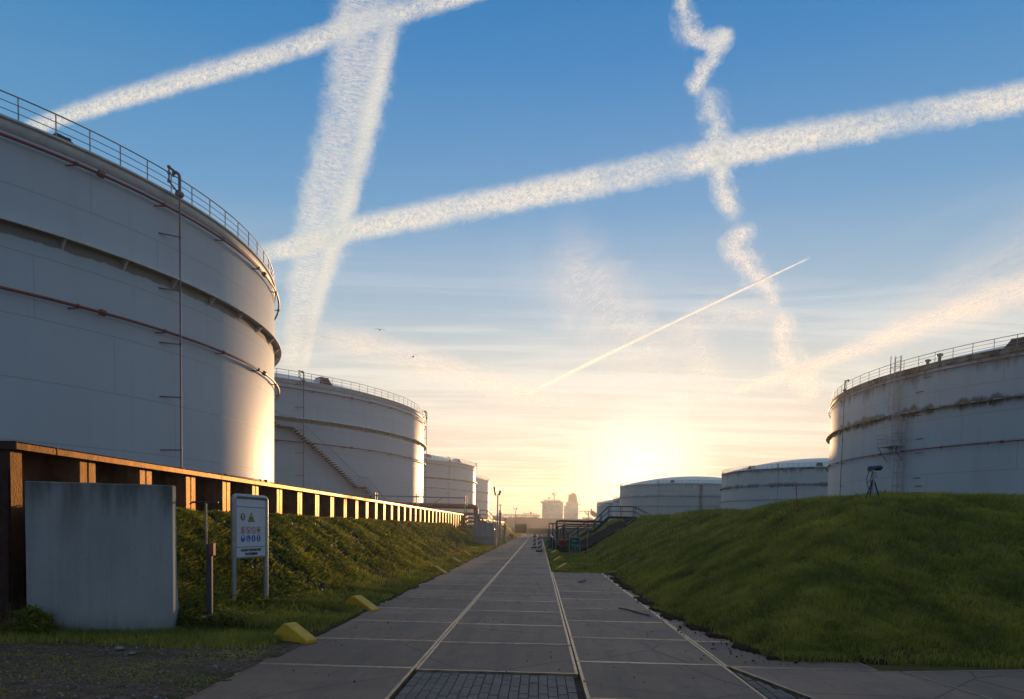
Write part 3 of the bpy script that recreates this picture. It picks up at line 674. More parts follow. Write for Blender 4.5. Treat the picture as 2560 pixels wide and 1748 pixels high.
# helical stair of tank 2
def stair():
    R = 27.5; st = thing('stair', None, None); st.parent = t2
    for k in ('label', 'category'):
        if k in st: del st[k]
    tr = MB(); rl = MB(); N_ = 0
    seg = [(-68, -52.0, 16.0, 11.2), (-52.0, -49.6, 11.2, 11.2), (-49.6, -34.0, 11.2, 5.7), (-34.0, -31.8, 5.7, 5.7), (-31.8, -17.0, 5.7, 0.4)]
    top = []
    for a0, a1, z0, z1 in seg:
        A0, A1 = rad(a0), rad(a1)
        if z0 == z1:
            n = 4; vs = []
            for i in range(n+1):
                a = A0+(A1-A0)*i/n; vs += [P(R+.02, a, z0), P(R+1.0, a, z0), P(R+1.0, a, z0-.09), P(R+.02, a, z0-.09)]
            fs = []
            for i in range(n):
                for j in range(4): fs.append((4*i+j, 4*i+(j+1) % 4, 4*i+4+(j+1) % 4, 4*i+4+j))
            tr.add(vs, fs)
            top += [(A0, z0), (A1, z1)]
        else:
            n = int(round((z0-z1)/0.205))
            for i in range(n):
                a = A0+(A1-A0)*(i+.5)/n; z = z0+(z1-z0)*(i+.5)/n
                M = Matrix.Rotation(a, 4, 'Z') @ Matrix.Translation((R+.52, 0, z))
                tr.add([M @ Vector((x*.46, y*.16, zz)) for x in (-1, 1) for y in (-1, 1) for zz in (-.02, .02)],
                       [(0, 1, 3, 2), (4, 6, 7, 5), (0, 4, 5, 1), (2, 3, 7, 6), (0, 2, 6, 4), (1, 5, 7, 3)])
                tr.add([M @ Vector(p) for p in ((-.3, .13, -.02), (.3, .13, -.02), (-.3, .17, -.16), (-.3, -.13, -.02), (.3, -.13, -.02), (-.3, -.17, -.16))], [(0, 1, 2), (3, 5, 4), (0, 3, 4, 1), (1, 4, 5, 2)])
                rl.tube([P(R+1.0, a, z), P(R+1.0, a, z+1.08)], 0.013, 4)
            m = 14; top += [(A0+(A1-A0)*i/m, z0+(z1-z0)*i/m) for i in range(m+1)]
    rl.tube([P(R+1.0, a, z+1.08) for a, z in top], 0.03, 6)
    for i in range(8):
        a = rad(-52+2.4*i/7); rl.tube([P(R+1.0, a, 11.2), P(R+1.0, a, 12.28)], 0.013, 4)
        a = rad(-34+2.2*i/7); rl.tube([P(R+1.0, a, 5.7), P(R+1.0, a, 6.78)], 0.013, 4)
    st.location = (0, 0, 0)
    tr.build('tread', 'dark_steel', st); rl.build('handrail', 'rail_steel', st)
stair()

# caged ladder of tank 5
def ladder():
    R = 26.5; root = thing('ladder', None, None); root.parent = t5
    for k in ('label', 'category'):
        if k in root: del root[k]
    la = ang_at(T5, 26.5, 2036); lb = ang_at(T5, 26.5, 2053)
    m = MB(); cg = MB()
    def run(a, z0, z1):
        w_ = 0.30/R
        for s_ in (-1, 1): m.tube([P(R+.30, a+s_*w_, z0), P(R+.30, a+s_*w_, z1)], 0.035, 6)
        for z in np.arange(z0+.2, z1, .3): m.tube([P(R+.30, a-w_, z), P(R+.30, a+w_, z)], 0.018, 4)
        for z in np.arange(z0+.5, z1-.5, 2.3):
            for s_ in (-1, 1): m.tube([P(R, a+s_*w_, z), P(R+.3, a+s_*w_, z)], 0.025, 4)
        nb = 5
        for i in range(nb):
            f = math.pi*i/(nb-1); x_ = math.cos(f)*0.40; d_ = 0.30+math.sin(f)*0.72
            cg.tube([P(R+d_, a+x_/R, z0+2.2), P(R+d_, a+x_/R, z1)], 0.018, 4)
        for z in np.arange(z0+2.2, z1+.01, 1.15):
            cg.tube([P(R+.30+math.sin(math.pi*i/8)*0.72, a+math.cos(math.pi*i/8)*0.40/R, z) for i in range(9)], 0.02, 4)
    run(la, 9.55, 17.35); run(lb, 2.6, 11.9)
    for z, a in ((9.5, la-0.2/R), (2.5, lb)):
        pf = MB()
        vs = [P(R+r_, a+s_*0.9/R, z+dz) for r_ in (0.02, 1.1) for s_ in (-1, 1) for dz in (-.06, 0)]
        pf.add(vs, [(0, 1, 3, 2), (4, 6, 7, 5), (0, 4, 5, 1), (2, 3, 7, 6), (0, 2, 6, 4), (1, 5, 7, 3)])
        for s_ in (-1, 1):
            pf.tube([P(R+1.05, a+s_*.85/R, z-.05), P(R+.02, a+s_*.85/R, z-1.3)], .04, 5)
            for r_ in (.1, 1.08): pf.tube([P(R+r_, a+s_*.88/R, z), P(R+r_, a+s_*.88/R, z+1.05)], .022, 5)
        for h_ in (.35, .7, 1.05):
            pf.tube([P(R+.1, a-.88/R, z+h_), P(R+1.08, a-.88/R, z+h_), P(R+1.08, a, z+h_), P(R+1.08, a+.88/R, z+h_), P(R+.1, a+.88/R, z+h_)], .018, 5)
        pf.build('platform', 'galv', root)
    m.build('rail', 'galv', root); cg.build('cage', 'galv', root)
    for a_, z in ((lb+.9/R, 11.9), (lb+1.2/R, 9.9), (lb+1.0/R, 13.9), (lb+1.1/R, 6.6), (lb+1.3/R, 5.9), (lb+1.6/R, 15.0), (lb+1.2/R, 8.7)):
        st = MB(); st.tube([P(R, a_, z), P(R+.06, a_, z), P(R+.06, a_+.75/R, z-.03)], .03, 4); st.build('bracket', 'dark_steel', t5)
    for a_, h_ in ((ang_at(T5, 26.5, 2080)-.0, .45), (ang_at(T5, 26.5, 2107), .7)):
        v_ = MB(); v_.lathe([(0.001, 0), (.12, 0), (.12, h_*.7), (.24, h_*.75), (.26, h_), (.001, h_+.1)], P(R-.8, a_, 16.2), 12); v_.build('breather', 'galv', t5)
ladder()

# ------------------------------------------------------------------ left sheet pile wall
def pile_wall(label, x, ys, ye, ztop, zbot, first, pitch, group, corner=True, grp_end=None):
    root = thing('sheet_pile_wall', label, 'retaining wall', (x, ys, 0), 0, group)
    s = MB(); dep = 0.42; fw = 0.43; pts = []
    y = first-pitch
    L = []
    while y < ye:
        a = y-0.04; L += [(0.0, y), (0.0, y+0.19), (-0.012, y+0.195), (-0.012, y+0.235), (0.0, y+0.24), (0.0, y+fw), (-dep, y+fw+0.20), (-dep, y+pitch-0.20)]; y += pitch
    L = [(a, b) for a, b in L if ys <= b <= ye]
    if corner: L = [(0.0, ys-0.10), (0.0, ys+0.14), (-dep, ys+0.32), (-dep, first-0.20)]+[q for q in L if q[1] > first-0.1]
    for i in range(len(L)-1):
        (a, b), (c, d) = L[i], L[i+1]
        s.add([(a, b-ys, zbot), (c, d-ys, zbot), (c, d-ys, ztop-0.002), (a, b-ys, ztop-0.002)], [(0, 1, 2, 3)])
        s.add([(a-.012, b-ys, zbot), (c-.012, d-ys, zbot), (c-.012, d-ys, ztop-0.002), (a-.012, b-ys, ztop-0.002)], [(3, 2, 1, 0)])
    s.build('sheet', 'pile_coat', root)
    return root, L
wl, Lw = pile_wall('long rust brown sheet pile wall with a capping beam along the left grass slope', -8.2, 10.5, 79.0, 2.88, -0.2, 12.02, 1.846, None)
cp = MB()
cp.box((-0.19, (79.0-10.5)/2-0.06, 2.94), (0.60, 68.6, 0.02)); 
cp.box((0.10, (79.0-10.5)/2-0.06, 2.89), (0.02, 68.6, 0.119)); cp.box((-0.48, (79.0-10.5)/2-0.06, 2.89), (0.02, 68.6, 0.119))
for k in range(12): cp.box((0.104, 0.8+k*6.0, 2.89), (0.02, 0.02, 0.125))
cp.build('capping_beam', 'pile_coat', wl)
rt = MB()      # return leg towards the left, facing the camera
L = [(0.0, 0.0)]
x = 0.0
L = [(0.0, -0.10), (-0.42, -0.10), (-0.50, 0.02), (-0.62, 0.02), (-0.66, 0.30), (-1.25, 0.30), (-1.45, -0.10), (-1.9, -0.10), (-2.1, 0.30), (-3.1, 0.30), (-3.3, -0.10), (-3.8, -0.10), (-4.0, .3), (-5, .3), (-5.2, -.1), (-5.7, -.1), (-5.9, .3), (-9, .3)]
for i in range(len(L)-1):
    (a, b), (c, d) = L[i], L[i+1]; rt.add([(a, b, -0.2), (c, d, -0.2), (c, d, 2.82), (a, b, 2.82)], [(0, 1, 2, 3)])
rt.box((-0.30, -0.13, 1.16), (0.55, 0.04, 2.70))
rt.build('return_panel', 'pile_shaded', wl)
cr = MB(); cr.box((-4.6, -0.16, 2.885), (9.5, 0.02, 0.13)); cr.box((-5.2, 0.05, 2.944), (9.3, 0.44, 0.02)); cr.build('return_cap', 'pile_shaded', wl)
# the same wall going on beyond the pipe crossing
w2, _ = pile_wall('second stretch of sheet pile wall with a sunlit cap, beyond the pipe crossing', -8.2, 93.0, 160.0, 2.62, -0.2, 94.0, 1.846, None, corner=False)
c2 = MB(); c2.box((-0.19, 33.5, 2.68), (0.60, 67.2, 0.02)); c2.box((0.10, 33.5, 2.55), (0.02, 67.2, 0.26)); c2.build('capping_beam', 'pile_coat', w2)
c3 = MB(); c3.box((0.30, 20.5, 2.36), (0.35, 41.0, 0.30)); c3.build('concrete_kerb', 'wall_concrete', w2)

# ------------------------------------------------------------------ precast concrete retaining block
def lwall():
    bl = at_z(61, 1440, 0.0); br = at_z(393, 1436, 0.0); rz = math.atan2(br.y-bl.y, br.x-bl.x)
    root = thing('retaining_block', 'grey precast concrete wall block with dark water stains, in front of the brown sheet piles', 'concrete block', (bl.x, bl.y, 0), rz)
    wd = (br-bl).length; h = 2.33; m = MB()
    # cross-section in (depth, z), stem 0.12 thick at the top and swelling to the foot
    sec = [(0, -0.15), (0.0, 0.4), (0, h-0.015), (0.015, h), (0.205, h), (0.22, h-0.015), (0.25, 0.9), (0.30, 0.50), (0.42, 0.26), (0.70, 0.12), (0.95, 0.08), (0.95, -0.15)]
    n = len(sec); e = 0.006
    xs = [0.0, 0.012]+list(np.linspace(0.3, wd-0.3, 8))+[wd-0.012, wd]
    vs = []
    for i, x in enumerate(xs):
        ins = 0.012 if i in (0, len(xs)-1) else 0.0
        lean = 0.0
        for d, z in sec:
            vs.append((x, d+(ins if d < .01 else 0)-(ins if 0.2 < d < .26 else 0), z+(0.004*math.sin(x*9) if z > 2 else 0)-(ins if z > 2.3 else 0)))
    fs = [tuple(range(n)), tuple(range((len(xs)-1)*n, len(xs)*n))[::-1]]
    for i in range(len(xs)-1):
        for j in range(n): fs.append((i*n+j, i*n+(j+1) % n, (i+1)*n+(j+1) % n, (i+1)*n+j))
    m.add(vs, fs); m.build('wall_panel', 'wall_concrete', root, recalc=True)
lwall()

# ------------------------------------------------------------------ warning sign
def text_mesh(parent, txt, size, x, z, mat, name='lettering', align='CENTER', bold=0.0, sx=1.0):
    cu = bpy.data.curves.new(name, 'FONT'); cu.body = txt; cu.size = size; cu.align_x = align; cu.extrude = 0.001; cu.offset = bold
    cu.resolution_u = 3
    o = bpy.data.objects.new(name, cu); col.objects.link(o)
    dg = bpy.context.evaluated_depsgraph_get(); me = bpy.data.meshes.new_from_object(o.evaluated_get(dg)); bpy.data.objects.remove(o)
    me.transform(Matrix.Translation((x, -0.004, z)) @ Matrix.Rotation(math.pi/2, 4, 'X') @ Matrix.Diagonal((sx, 1, 1, 1)))
    me.materials.clear(); me.materials.append(MATS[mat]); ob = bpy.data.objects.new(name, me); col.objects.link(ob); ob.parent = parent; return ob
def disc(mb, x, z, r, y, n=28, r0=0.0, thick=0.0015, sx=1.0):
    a = [(x+r*sx*math.cos(2*math.pi*k/n), z+r*math.sin(2*math.pi*k/n)) for k in range(n)]
    if r0 <= 0:
        mb.add([(p, y, q) for p, q in a]+[(p, y+thick, q) for p, q in a], [tuple(range(n))]+[(k, (k+1) % n, (k+1) % n+n, k+n) for k in range(n)])
    else:
        b = [(x+r0*sx*math.cos(2*math.pi*k/n), z+r0*math.sin(2*math.pi*k/n)) for k in range(n)]
        mb.add([(p, y, q) for p, q in a]+[(p, y, q) for p, q in b], [(k, (k+1) % n, (k+1) % n+n, k+n) for k in range(n)])
def poly(mb, pts, y): mb.add([(p, y, q) for p, q in pts], [tuple(range(len(pts)))])
def stroke(mb, pts, w_, y):
    for i in range(len(pts)-1):
        a, b = Vector(pts[i]), Vector(pts[i+1]); d = (b-a).normalized()*w_/2; n_ = Vector((-d.y, d.x)); a2_, b2_ = a-d*.4, b+d*.4
        poly(mb, [a2_+n_, a2_-n_, b2_-n_, b2_+n_], y)
def sign():
    Lp = at_y(531, 1390, 12.55); Rp = at_y(603, 1375, 13.55)
    rz = math.atan2(Rp.y-Lp.y, Rp.x-Lp.x); wd = math.hypot(Rp.x-Lp.x, Rp.y-Lp.y)
    zb = 0.05; root = thing('warning_sign', 'white safety notice board on two rounded posts, in the grass before the sheet piles', 'sign', (Lp.x, Lp.y, zb), rz)
    H = 2.20; r = 0.048
    for x in (0, wd):
        p = MB(); p.tube([(x, 0, -.15), (x, 0, H-.055)], r, 14); p.build('post', 'galv', root)
    t = MB(); t.tube([(0, 0, H-.07), (.006, 0, H-.035), (.03, 0, H-.008), (.07, 0, H), (wd-.07, 0, H), (wd-.03, 0, H-.008), (wd-.006, 0, H-.035), (wd, 0, H-.07)], r*1.02, 14); t.build('top_rail', 'galv', root)
    z0, z1 = 1.06, H-.03; x0, x1 = r, wd-r
    b = MB(); b.box((wd/2, 0.0, (z0+z1)/2), (x1-x0+.02, 0.035, z1-z0)); b.build('panel', 'sign_white', root)
    e = MB(); e.box((wd/2, -0.004, z0-.012), (x1-x0+.03, 0.055, 0.03)); e.build('bottom_rail', 'galv', root)
    ln = MB(); yF = -0.0185
    for z in (z1-.165, z0+.185): ln.box((wd/2, yF, z), (x1-x0-.005, .002, .010))
    for z in (1.335+.14+.03, 1.48+.14): ln.box((wd/2, yF, z), (x1-x0-.01, .001, .002))
    ln.build('rule_line', 'sign_black', root)
    fr = thing('pictogram_panel', None, None); fr.parent = root; fr.location = (0, yF, 0)
    for k in ('label', 'category'):
        if k in fr: del fr[k]
    wx = (x1-x0); X = lambda f: x0+wx*f
    rr = 0.066; sxx = 1.0
    cols = [X(.215), X(.40), X(.58), X(.76)]
    zr, zbz = 1.565, 1.405
    def put(nm, mt, fn):
        m_ = MB(); fn(m_); m_.build(nm, mt, fr)
    for k, c in enumerate(cols):
        put('safety_disc', 'sign_blue', lambda m_: disc(m_, c, zbz, rr, -.001))
        put('prohibition_ring', 'sign_red', lambda m_: (disc(m_, c, zr, rr, -.0015, r0=rr*.82), stroke(m_, [(c-rr*.6, zr+rr*.6), (c+rr*.6, zr-rr*.6)], rr*.13, -.0022)))
        def black(m_):
            if k == 0: disc(m_, c, zr+.035, .010, -.0025, 10); stroke(m_, [(c, zr+.025), (c-.004, zr-.005)], .016, -.0018); stroke(m_, [(c-.004, zr-.005), (c-.024, zr-.04)], .010, -.0018); stroke(m_, [(c-.004, zr-.005), (c+.018, zr-.038)], .010, -.0018); stroke(m_, [(c, zr+.018), (c+.02, zr)], .008, -.0018)
            if k == 1: stroke(m_, [(c-.02, zr+.03), (c-.012, zr-.005), (c+.012, zr-.012)], .011, -.0018); disc(m_, c+.016, zr-.028, .013, -.0018, 12)
            if k == 2: stroke(m_, [(c-.018, zr+.03), (c+.008, zr-.038)], .009, -.0018); disc(m_, c-.018, zr+.033, .010, -.0018, 10)
            if k == 3: m_.box((c, -.0018, zr), (.062, .001, .034)); m_.box((c, -.0018, zr+.02), (.02, .001, .012))
        put('symbol', 'sign_black', black)
        wp = ([(-.035, .01), (.035, .01), (.03, .035), (.012, .052), (-.012, .052), (-.03, .035)], [(-.028, .038), (-.006, .038), (-.006, -.012), (.030, -.026), (.030, -.042), (-.028, -.042)],
              [(-.014, .01), (-.008, .045), (.006, .045), (.014, .01), (.014, -.045), (-.014, -.045)], [(-.020, .045), (.020, .045), (.012, .01), (.010, -.048), (-.010, -.048), (-.012, .01)])[k]
        put('white_symbol', 'sign_white', lambda m_: poly(m_, [(c+a_, zbz+b_) for a_, b_ in wp], -.002))
    # top row: dark round symbol and the EX triangle
    zt = 1.815; c = X(.215)
    put('round_symbol', 'sign_brown', lambda m_: disc(m_, c, zt, .072, -.001))
    put('face_symbol', 'sign_white', lambda m_: (disc(m_, c, zt+.028, .022, -.002, 14), stroke(m_, [(c-.03, zt+.004), (c+.03, zt-.006)], .014, -.002), stroke(m_, [(c-.025, zt-.03), (c+.025, zt-.03)], .016, -.002), disc(m_, c, zt, .064, -.0018, r0=.060)))
    c = X(.50); zt = 1.80
    put('triangle_border', 'sign_black', lambda m_: poly(m_, [(c-.112, zt-.075), (c+.112, zt-.075), (c, zt+.112)], -.001))
    put('warning_triangle', 'sign_yellow', lambda m_: poly(m_, [(c-.086, zt-.060), (c+.086, zt-.060), (c, zt+.084)], -.0018))
    text_mesh(fr, 'EX', .085, c, zt-.048, 'sign_black', bold=.003)
    text_mesh(fr, 'ALLEEN TOEGANG MET', .066, X(.5), z0+.105, 'sign_black', bold=.0022, sx=.92)
    text_mesh(fr, 'TOESTEMMING', .066, X(.5), z0+.030, 'sign_black', bold=.0022, sx=.92)
sign()

# grey post with a T-handled rod
tp = at_z(476, 1418, 0.05)
root = thing('valve_key_post', 'slim grey post with a T handle rod and small red box, beside the concrete block', 'post', (tp.x, tp.y, 0.0), 0.15)
m = MB(); m.box((0, 0, .62), (.088, .088, 1.55), bev=.008); m.build('post', 'post_paint', root)
m = MB(); m.tube([(-.055, .02, 1.3), (-.062, .02, 2.08)], .016, 8); m.build('rod', 'rail_steel', root)
m = MB(); m.tube([(-.32, .02, 2.05), (-.27, .02, 2.085), (.14, .02, 2.09)], [.010, .016, .014], 8); m.build('handle', 'dark_steel', root)
m = MB(); m.box((.045, -.01, 1.31), (.075, .13, .22), bev=.01); m.build('lock_box', 'box_red', root)

# yellow concrete kerb blocks along both road edges
def yellow_block(x, y, rz, s, label, z=0.0):
    root = thing('marker_block', label, 'marker block', (x, y, z), rz, 'yellow concrete marker blocks along the road')
    # wedge: steep back, ridge, long slope down to the road (local +x towards the road)
    w_ = .22; b = .02
    prof = [(-.62, -.06), (.72, -.06), (.72, .03), (.69, .06), (-.12, .47), (-.22, .47), (-.28, .44), (-.62, .14)]
    m = MB(); n = len(prof); vs = []
    for yy, ins in ((-w_, b), (-w_+b, 0), (w_-b, 0), (w_, b)):
        for px, pz in prof: vs.append((px*s*(1-ins*.9), yy*s, pz*s-(ins*s if pz > 0 else 0)))
    fs = [tuple(range(n)), tuple(range(3*n, 4*n))[::-1]]
    for k in range(3):
        for j in range(n): fs.append((k*n+j, (k+1)*n+j, (k+1)*n+(j+1) % n, k*n+(j+1) % n))
    m.add(vs, fs); m.build('body', 'yellow_paint', root, recalc=True)
for (px, py, rz, s, lb) in ((668, 1450, -.45, .50, 'yellow wedge block nearest the camera on the left verge, by the gravel'),
                           (818, 1379, -.45, .58, 'second yellow wedge block on the left verge, right of the white sign'),
                           (994, 1299, -.45, .55, 'third yellow wedge block on the left verge, lying flat in sunlit grass'),
                           (1031, 1276, -.45, .55, 'faint fourth yellow wedge block on the left verge'),
                           (1056, 1259, -.45, .55, 'faintest yellow wedge block on the left verge, close to the grey culvert')):
    p = at_z(px, py, 0.03); yellow_block(p.x, p.y, rz, s, lb, 0.03 if s < .52 else 0.0)
for (px, py, rz, lb) in ((1272, 1291, math.pi+.5, 'yellow wedge block at the corner where the wide slab apron starts, right verge'),
                        (1262, 1273, math.pi+.5, 'yellow wedge block in the middle of the three on the right verge'),
                        (1255, 1256, math.pi+.5, 'yellow wedge block beside the striped beacons and tubular barrier')):
    p = at_z(px, py, 0.0); yellow_block(p.x+.15, p.y, rz, .50, lb)

# ------------------------------------------------------------------ pipe crossing at the end of the wall
def sup(x, y, z, h=.0): pass
big = thing('pipeline', 'thick red pipeline running over the end of the sheet pile wall and bending down', 'pipeline', (-8, 80, 0))
m = MB(); m.tube([(-26, -9, 3.95), (-10, -2.6, 3.95), (0.15, 0, 3.93), (.45, .05, 3.85), (.6, .1, 3.6)], .30, 14); m.build('red_pipe_run', 'red_pipe', big)
m = MB(); m.tube([(.6, .1, 3.7), (.62, .1, 3.3), (.62, .1, .6)], .28, 14); m.build('riser', 'grey_pipe', big)
for k, (z, r_) in enumerate(((3.10, .16), (2.62, .12), (2.2, .14))):
    q = thing('pipeline', ['dark grey pipe directly below the thick red pipeline', 'thin dark pipe, second below the thick red pipeline', 'lowest dark pipe of the crossing, just above the wall cap'][k], 'pipeline', (-8, 80.6+.4*k, 0), 0, 'dark pipes below the red pipeline')
    xx = .95+.42*k
    m = MB(); m.tube([(-12, -3.0, z), (xx-.35, 0, z), (xx-.08, 0, z-.06), (xx, 0, z-.35), (xx, 0, .5)], r_, 10); m.build('pipe_run', 'grey_pipe', q)
    for x_ in (-7.5, -3.0): 
        b = MB(); b.box((x_, 0.25*x_, z-1.2), (.12, .12, 2.4-2*r_)); b.build('support', 'dark_steel', q)
sp = thing('pipe_rack', 'thin grey pipe rail on slender posts in front of the stair tank', 'pipe rack', (-20, 74, 0))
zr_ = 4.72
m = MB(); m.tube([(-2.6, -2, zr_), (2, -1, zr_), (11.7, 2.4, zr_+.05)], .075, 8); m.build('pipe', 'rail_steel', sp)
for x_, y_ in ((-2.6, -2), (2.4, -.85), (6.6, .6), (11.7, 2.4)):
    b = MB(); b.tube([(x_, y_, 0), (x_, y_, zr_+.35)], .07, 6); b.tube([(x_+.22, y_, 0), (x_+.22, y_, zr_+.3)], .05, 6)
    for z in np.arange(3.2, zr_+.3, .4): b.tube([(x_, y_, z), (x_+.22, y_, z)], .03, 4)
    b.build('post', 'rail_steel', sp)
m = MB(); m.tube([(7.1, .8, 3.2), (9.3, 1.5, zr_)], .05, 6); m.build('brace', 'rail_steel', sp)

# stile platform with stairs over the wall end
st = thing('access_stair', 'metal access platform with handrails and a stair down, right of the pipe risers', 'stairs', (-7.6, 87, 0))
m = MB(); m.box((0.1, 0, 2.55), (1.9, .9, .08)); m.box((-.2, .38, 1.3), (.08, .08, 2.4)); m.box((.9, .38, 1.3), (.08, .08, 2.4)); m.build('deck', 'dark_steel', st)
m = MB()
for yy in (-.42, .42): m.tube([(1.05, yy, 2.5), (3.3, yy, .25)], .07, 6)
for k in range(10): m.box((1.2+.22*k, 0, 2.35-.22*k), (.22, .8, .03))
m.build('flight', 'dark_steel', st)
m = MB()
for yy in (-.45, .45):
    for hh in (1.1, .55): m.tube([(-.8, yy, 2.58+hh), (1.0, yy, 2.58+hh), (3.3, yy, .3+hh)], .035, 6)
    for x_, z_ in ((-.8, 2.55), (.1, 2.55), (1.0, 2.55), (2.1, 1.45), (3.25, .3)): m.tube([(x_, yy, z_), (x_, yy, z_+1.1)], .035, 6)
m.build('handrail', 'dark_steel', st)

# culvert head wall of concrete
cw = thing('culvert_wall', 'low grey concrete head wall at the end of the left slope, below the access stairs', 'concrete wall', (-4.7, 60, 0))
m = MB(); m.box((0, .2, 1.42), (1.95, .5, 1.15), bev=.02); m.build('upper_block', 'wall_concrete', cw)
m = MB(); m.box((.05, 0, .34), (1.95, .6, .9), bev=.02); m.box((-.35, -.05, .80), (2.6, .7, .08), bev=.01); m.build('lower_block', 'wall_concrete', cw)

def post_thing(name, label, cat, px, py, z_top, r, mat, Y=None, group=None):
    p = at_z(px, py, 0.0); root = thing(name, label, cat, (p.x, p.y, 0), 0, group); return root
# lamp poles with twin floodlights
def lamp_pole(x, y, h, label, s=1.0):
    root = thing('lamp_pole', label, 'lamp pole', (x, y, 0), 0, 'twin floodlight poles along the road')
    m = MB(); m.tube([(0, 0, 0), (0, 0, h)], [.075*s, .05*s], 8); m.build('pole', 'rail_steel', root)
    m = MB(); m.box((-.02, 0, h+.05), (.5*s, .06, .06)); m.build('bracket', 'rail_steel', root)
    m = MB(); m.box((-.26*s, 0, h+.38*s), (.16*s, .34*s, .75*s), ry=-.18, bev=.03); m.build('floodlight', 'grey_pipe', root)
    m = MB(); m.box((.17*s, .05, h+.22*s), (.18*s, .30*s, .42*s), ry=.25, bev=.03); m.build('floodlight', 'grey_pipe', root)
p = at_z(1127.7, 1239, 0); lamp_pole(p.x, p.y, 4.45, 'taller looking floodlight pole, nearer one, against the pale sky beside the slim tank')
p = at_z(1169, 1214, 0); lamp_pole(p.x, p.y, 5.0, 'smaller far floodlight pole, right of the nearer one', 1.0)
# gate posts with valve tops
for k, (px, py, r_, lb) in enumerate(((1119, 1241, .09, 'short pale post at the corner of the culvert wall'), (1134, 1236, .11, 'grey pipe post between the near lamp pole and the valve-topped post'),
                                      (1145.5, 1234, .13, 'pale post topped with a yellow-green valve, at the left road edge'))):
    p = at_z(px, py, 0); root = thing('valve_post', lb, 'post', (p.x, p.y, 0), 0, 'pipe posts at the left road edge')
    hh = (1.2, 2.9, 1.65)[k]
    m = MB(); m.tube([(0, 0, 0), (0, 0, hh)], r_, 10); m.tube([(0, 0, 0), (0, 0, .1)], r_*1.8, 10); m.build('pipe', 'galv', root)
    m = MB(); m.tube([(0, 0, hh), (0, 0, hh+.12)], r_*1.5, 10); m.tube([(0, -.15, hh+.25), (0, .15, hh+.25)], .13, 8); m.tube([(0, 0, hh+.2), (0, 0, hh+.85)], .05, 6); m.tube([(-.15, 0, hh+.85), (.15, 0, hh+.85)], .04, 6); m.build('valve', 'yellow_paint' if k == 2 else 'galv', root)
# beam between posts / low frame at far left verge
p = at_z(1176, 1219, 0); q = at_z(1197, 1215, 0)
root = thing('barrier_frame', 'pale square gate frame with brown infill far down the left road edge', 'gate', (q.x, q.y, 0))
m = MB(); m.box((0, 0, 1.15), (.16, .16, 2.3)); m.box((-2.6, 0, 1.15), (.12, .12, 2.3)); m.box((-1.3, 0, 2.25), (2.7, .12, .12)); m.build('frame', 'galv', root)
m = MB(); m.box((-1.35, .05, 1.3), (2.3, .05, 1.7)); m.build('infill_panel', 'pile_coat', root)
p = at_z(1160, 1224, 0)
root = thing('small_cabinet', 'low brown junction cabinet by the left verge near the far lamp pole', 'cabinet', (p.x, p.y, 0))
m = MB(); m.box((0, 0, .35), (.5, .4, .7), bev=.03); m.build('body', 'box_red', root); m = MB(); m.box((0, 0, .73), (.6, .5, .05)); m.build('lid', 'galv', root)
p = at_z(1152, 1226, 0)
root = thing('steel_trestle', 'low steel trestle lying on the verge under the far embankment', 'trestle', (p.x-.8, p.y, 0))
m = MB(); m.tube([(-1.4, 0, .45), (1.2, 0, .45)], .05, 6); m.build('beam', 'galv', root)
for x_ in (-1.2, 1.0):
    m = MB(); m.tube([(x_-.2, -.2, 0), (x_, 0, .45), (x_+.2, .2, 0)], .03, 5); m.build('leg', 'galv', root)

# ------------------------------------------------------------------ right side installations
fb = thing('footbridge_stairs', 'dark steel stairs with handrails crossing over the right grass embankment', 'stairs', (0, 62, 0))
deck = [(2.6, .25), (4.35, 1.45), (4.9, 1.5), (6.2, 2.78), (8.45, 2.78), (9.6, 2.2)]
m = MB()
for yy in (-.55, .55):
    for a_, b_ in zip(deck[:-1], deck[1:]):
        d_ = Vector((b_[0]-a_[0], 0, b_[1]-a_[1])); m.box(((a_[0]+b_[0])/2, yy, (a_[1]+b_[1])/2-.06), (d_.length, .05, .20), ry=-math.atan2(d_.z, d_.x))
m.build('stringer', 'dark_steel', fb)
m = MB()
for a_, b_ in zip(deck[:-1], deck[1:]):
    n = max(1, int(abs(b_[1]-a_[1])/.2)) if abs(b_[1]-a_[1]) > .1 else 1
    for i in range(n):
        f0, f1 = i/n, (i+1)/n; m.box((a_[0]+(b_[0]-a_[0])*(f0+f1)/2, 0, a_[1]+(b_[1]-a_[1])*(f0+f1)/2), ((b_[0]-a_[0])/n*.95, 1.04, .03))
m.build('tread', 'dark_steel', fb)
m = MB()
for yy in (-.58, .58):
    for hh in (.93, .5): m.tube([(x_, yy, z_+hh) for x_, z_ in deck], .032 if hh > .6 else .022, 6)
    for x_, z_ in deck+[(3.5, .87), (5.5, 2.1), (7.3, 2.78)]: m.tube([(x_, yy, z_-.05), (x_, yy, z_+.93)], .03, 6)
m.build('handrail', 'dark_steel', fb)
for x_ in (4.6, 7.6): m = MB(); m.box((x_, 0, 1.0 if x_ < 5 else 2.3), (.1, 1.0, 1.1)); m.build('support', 'dark_steel', fb)

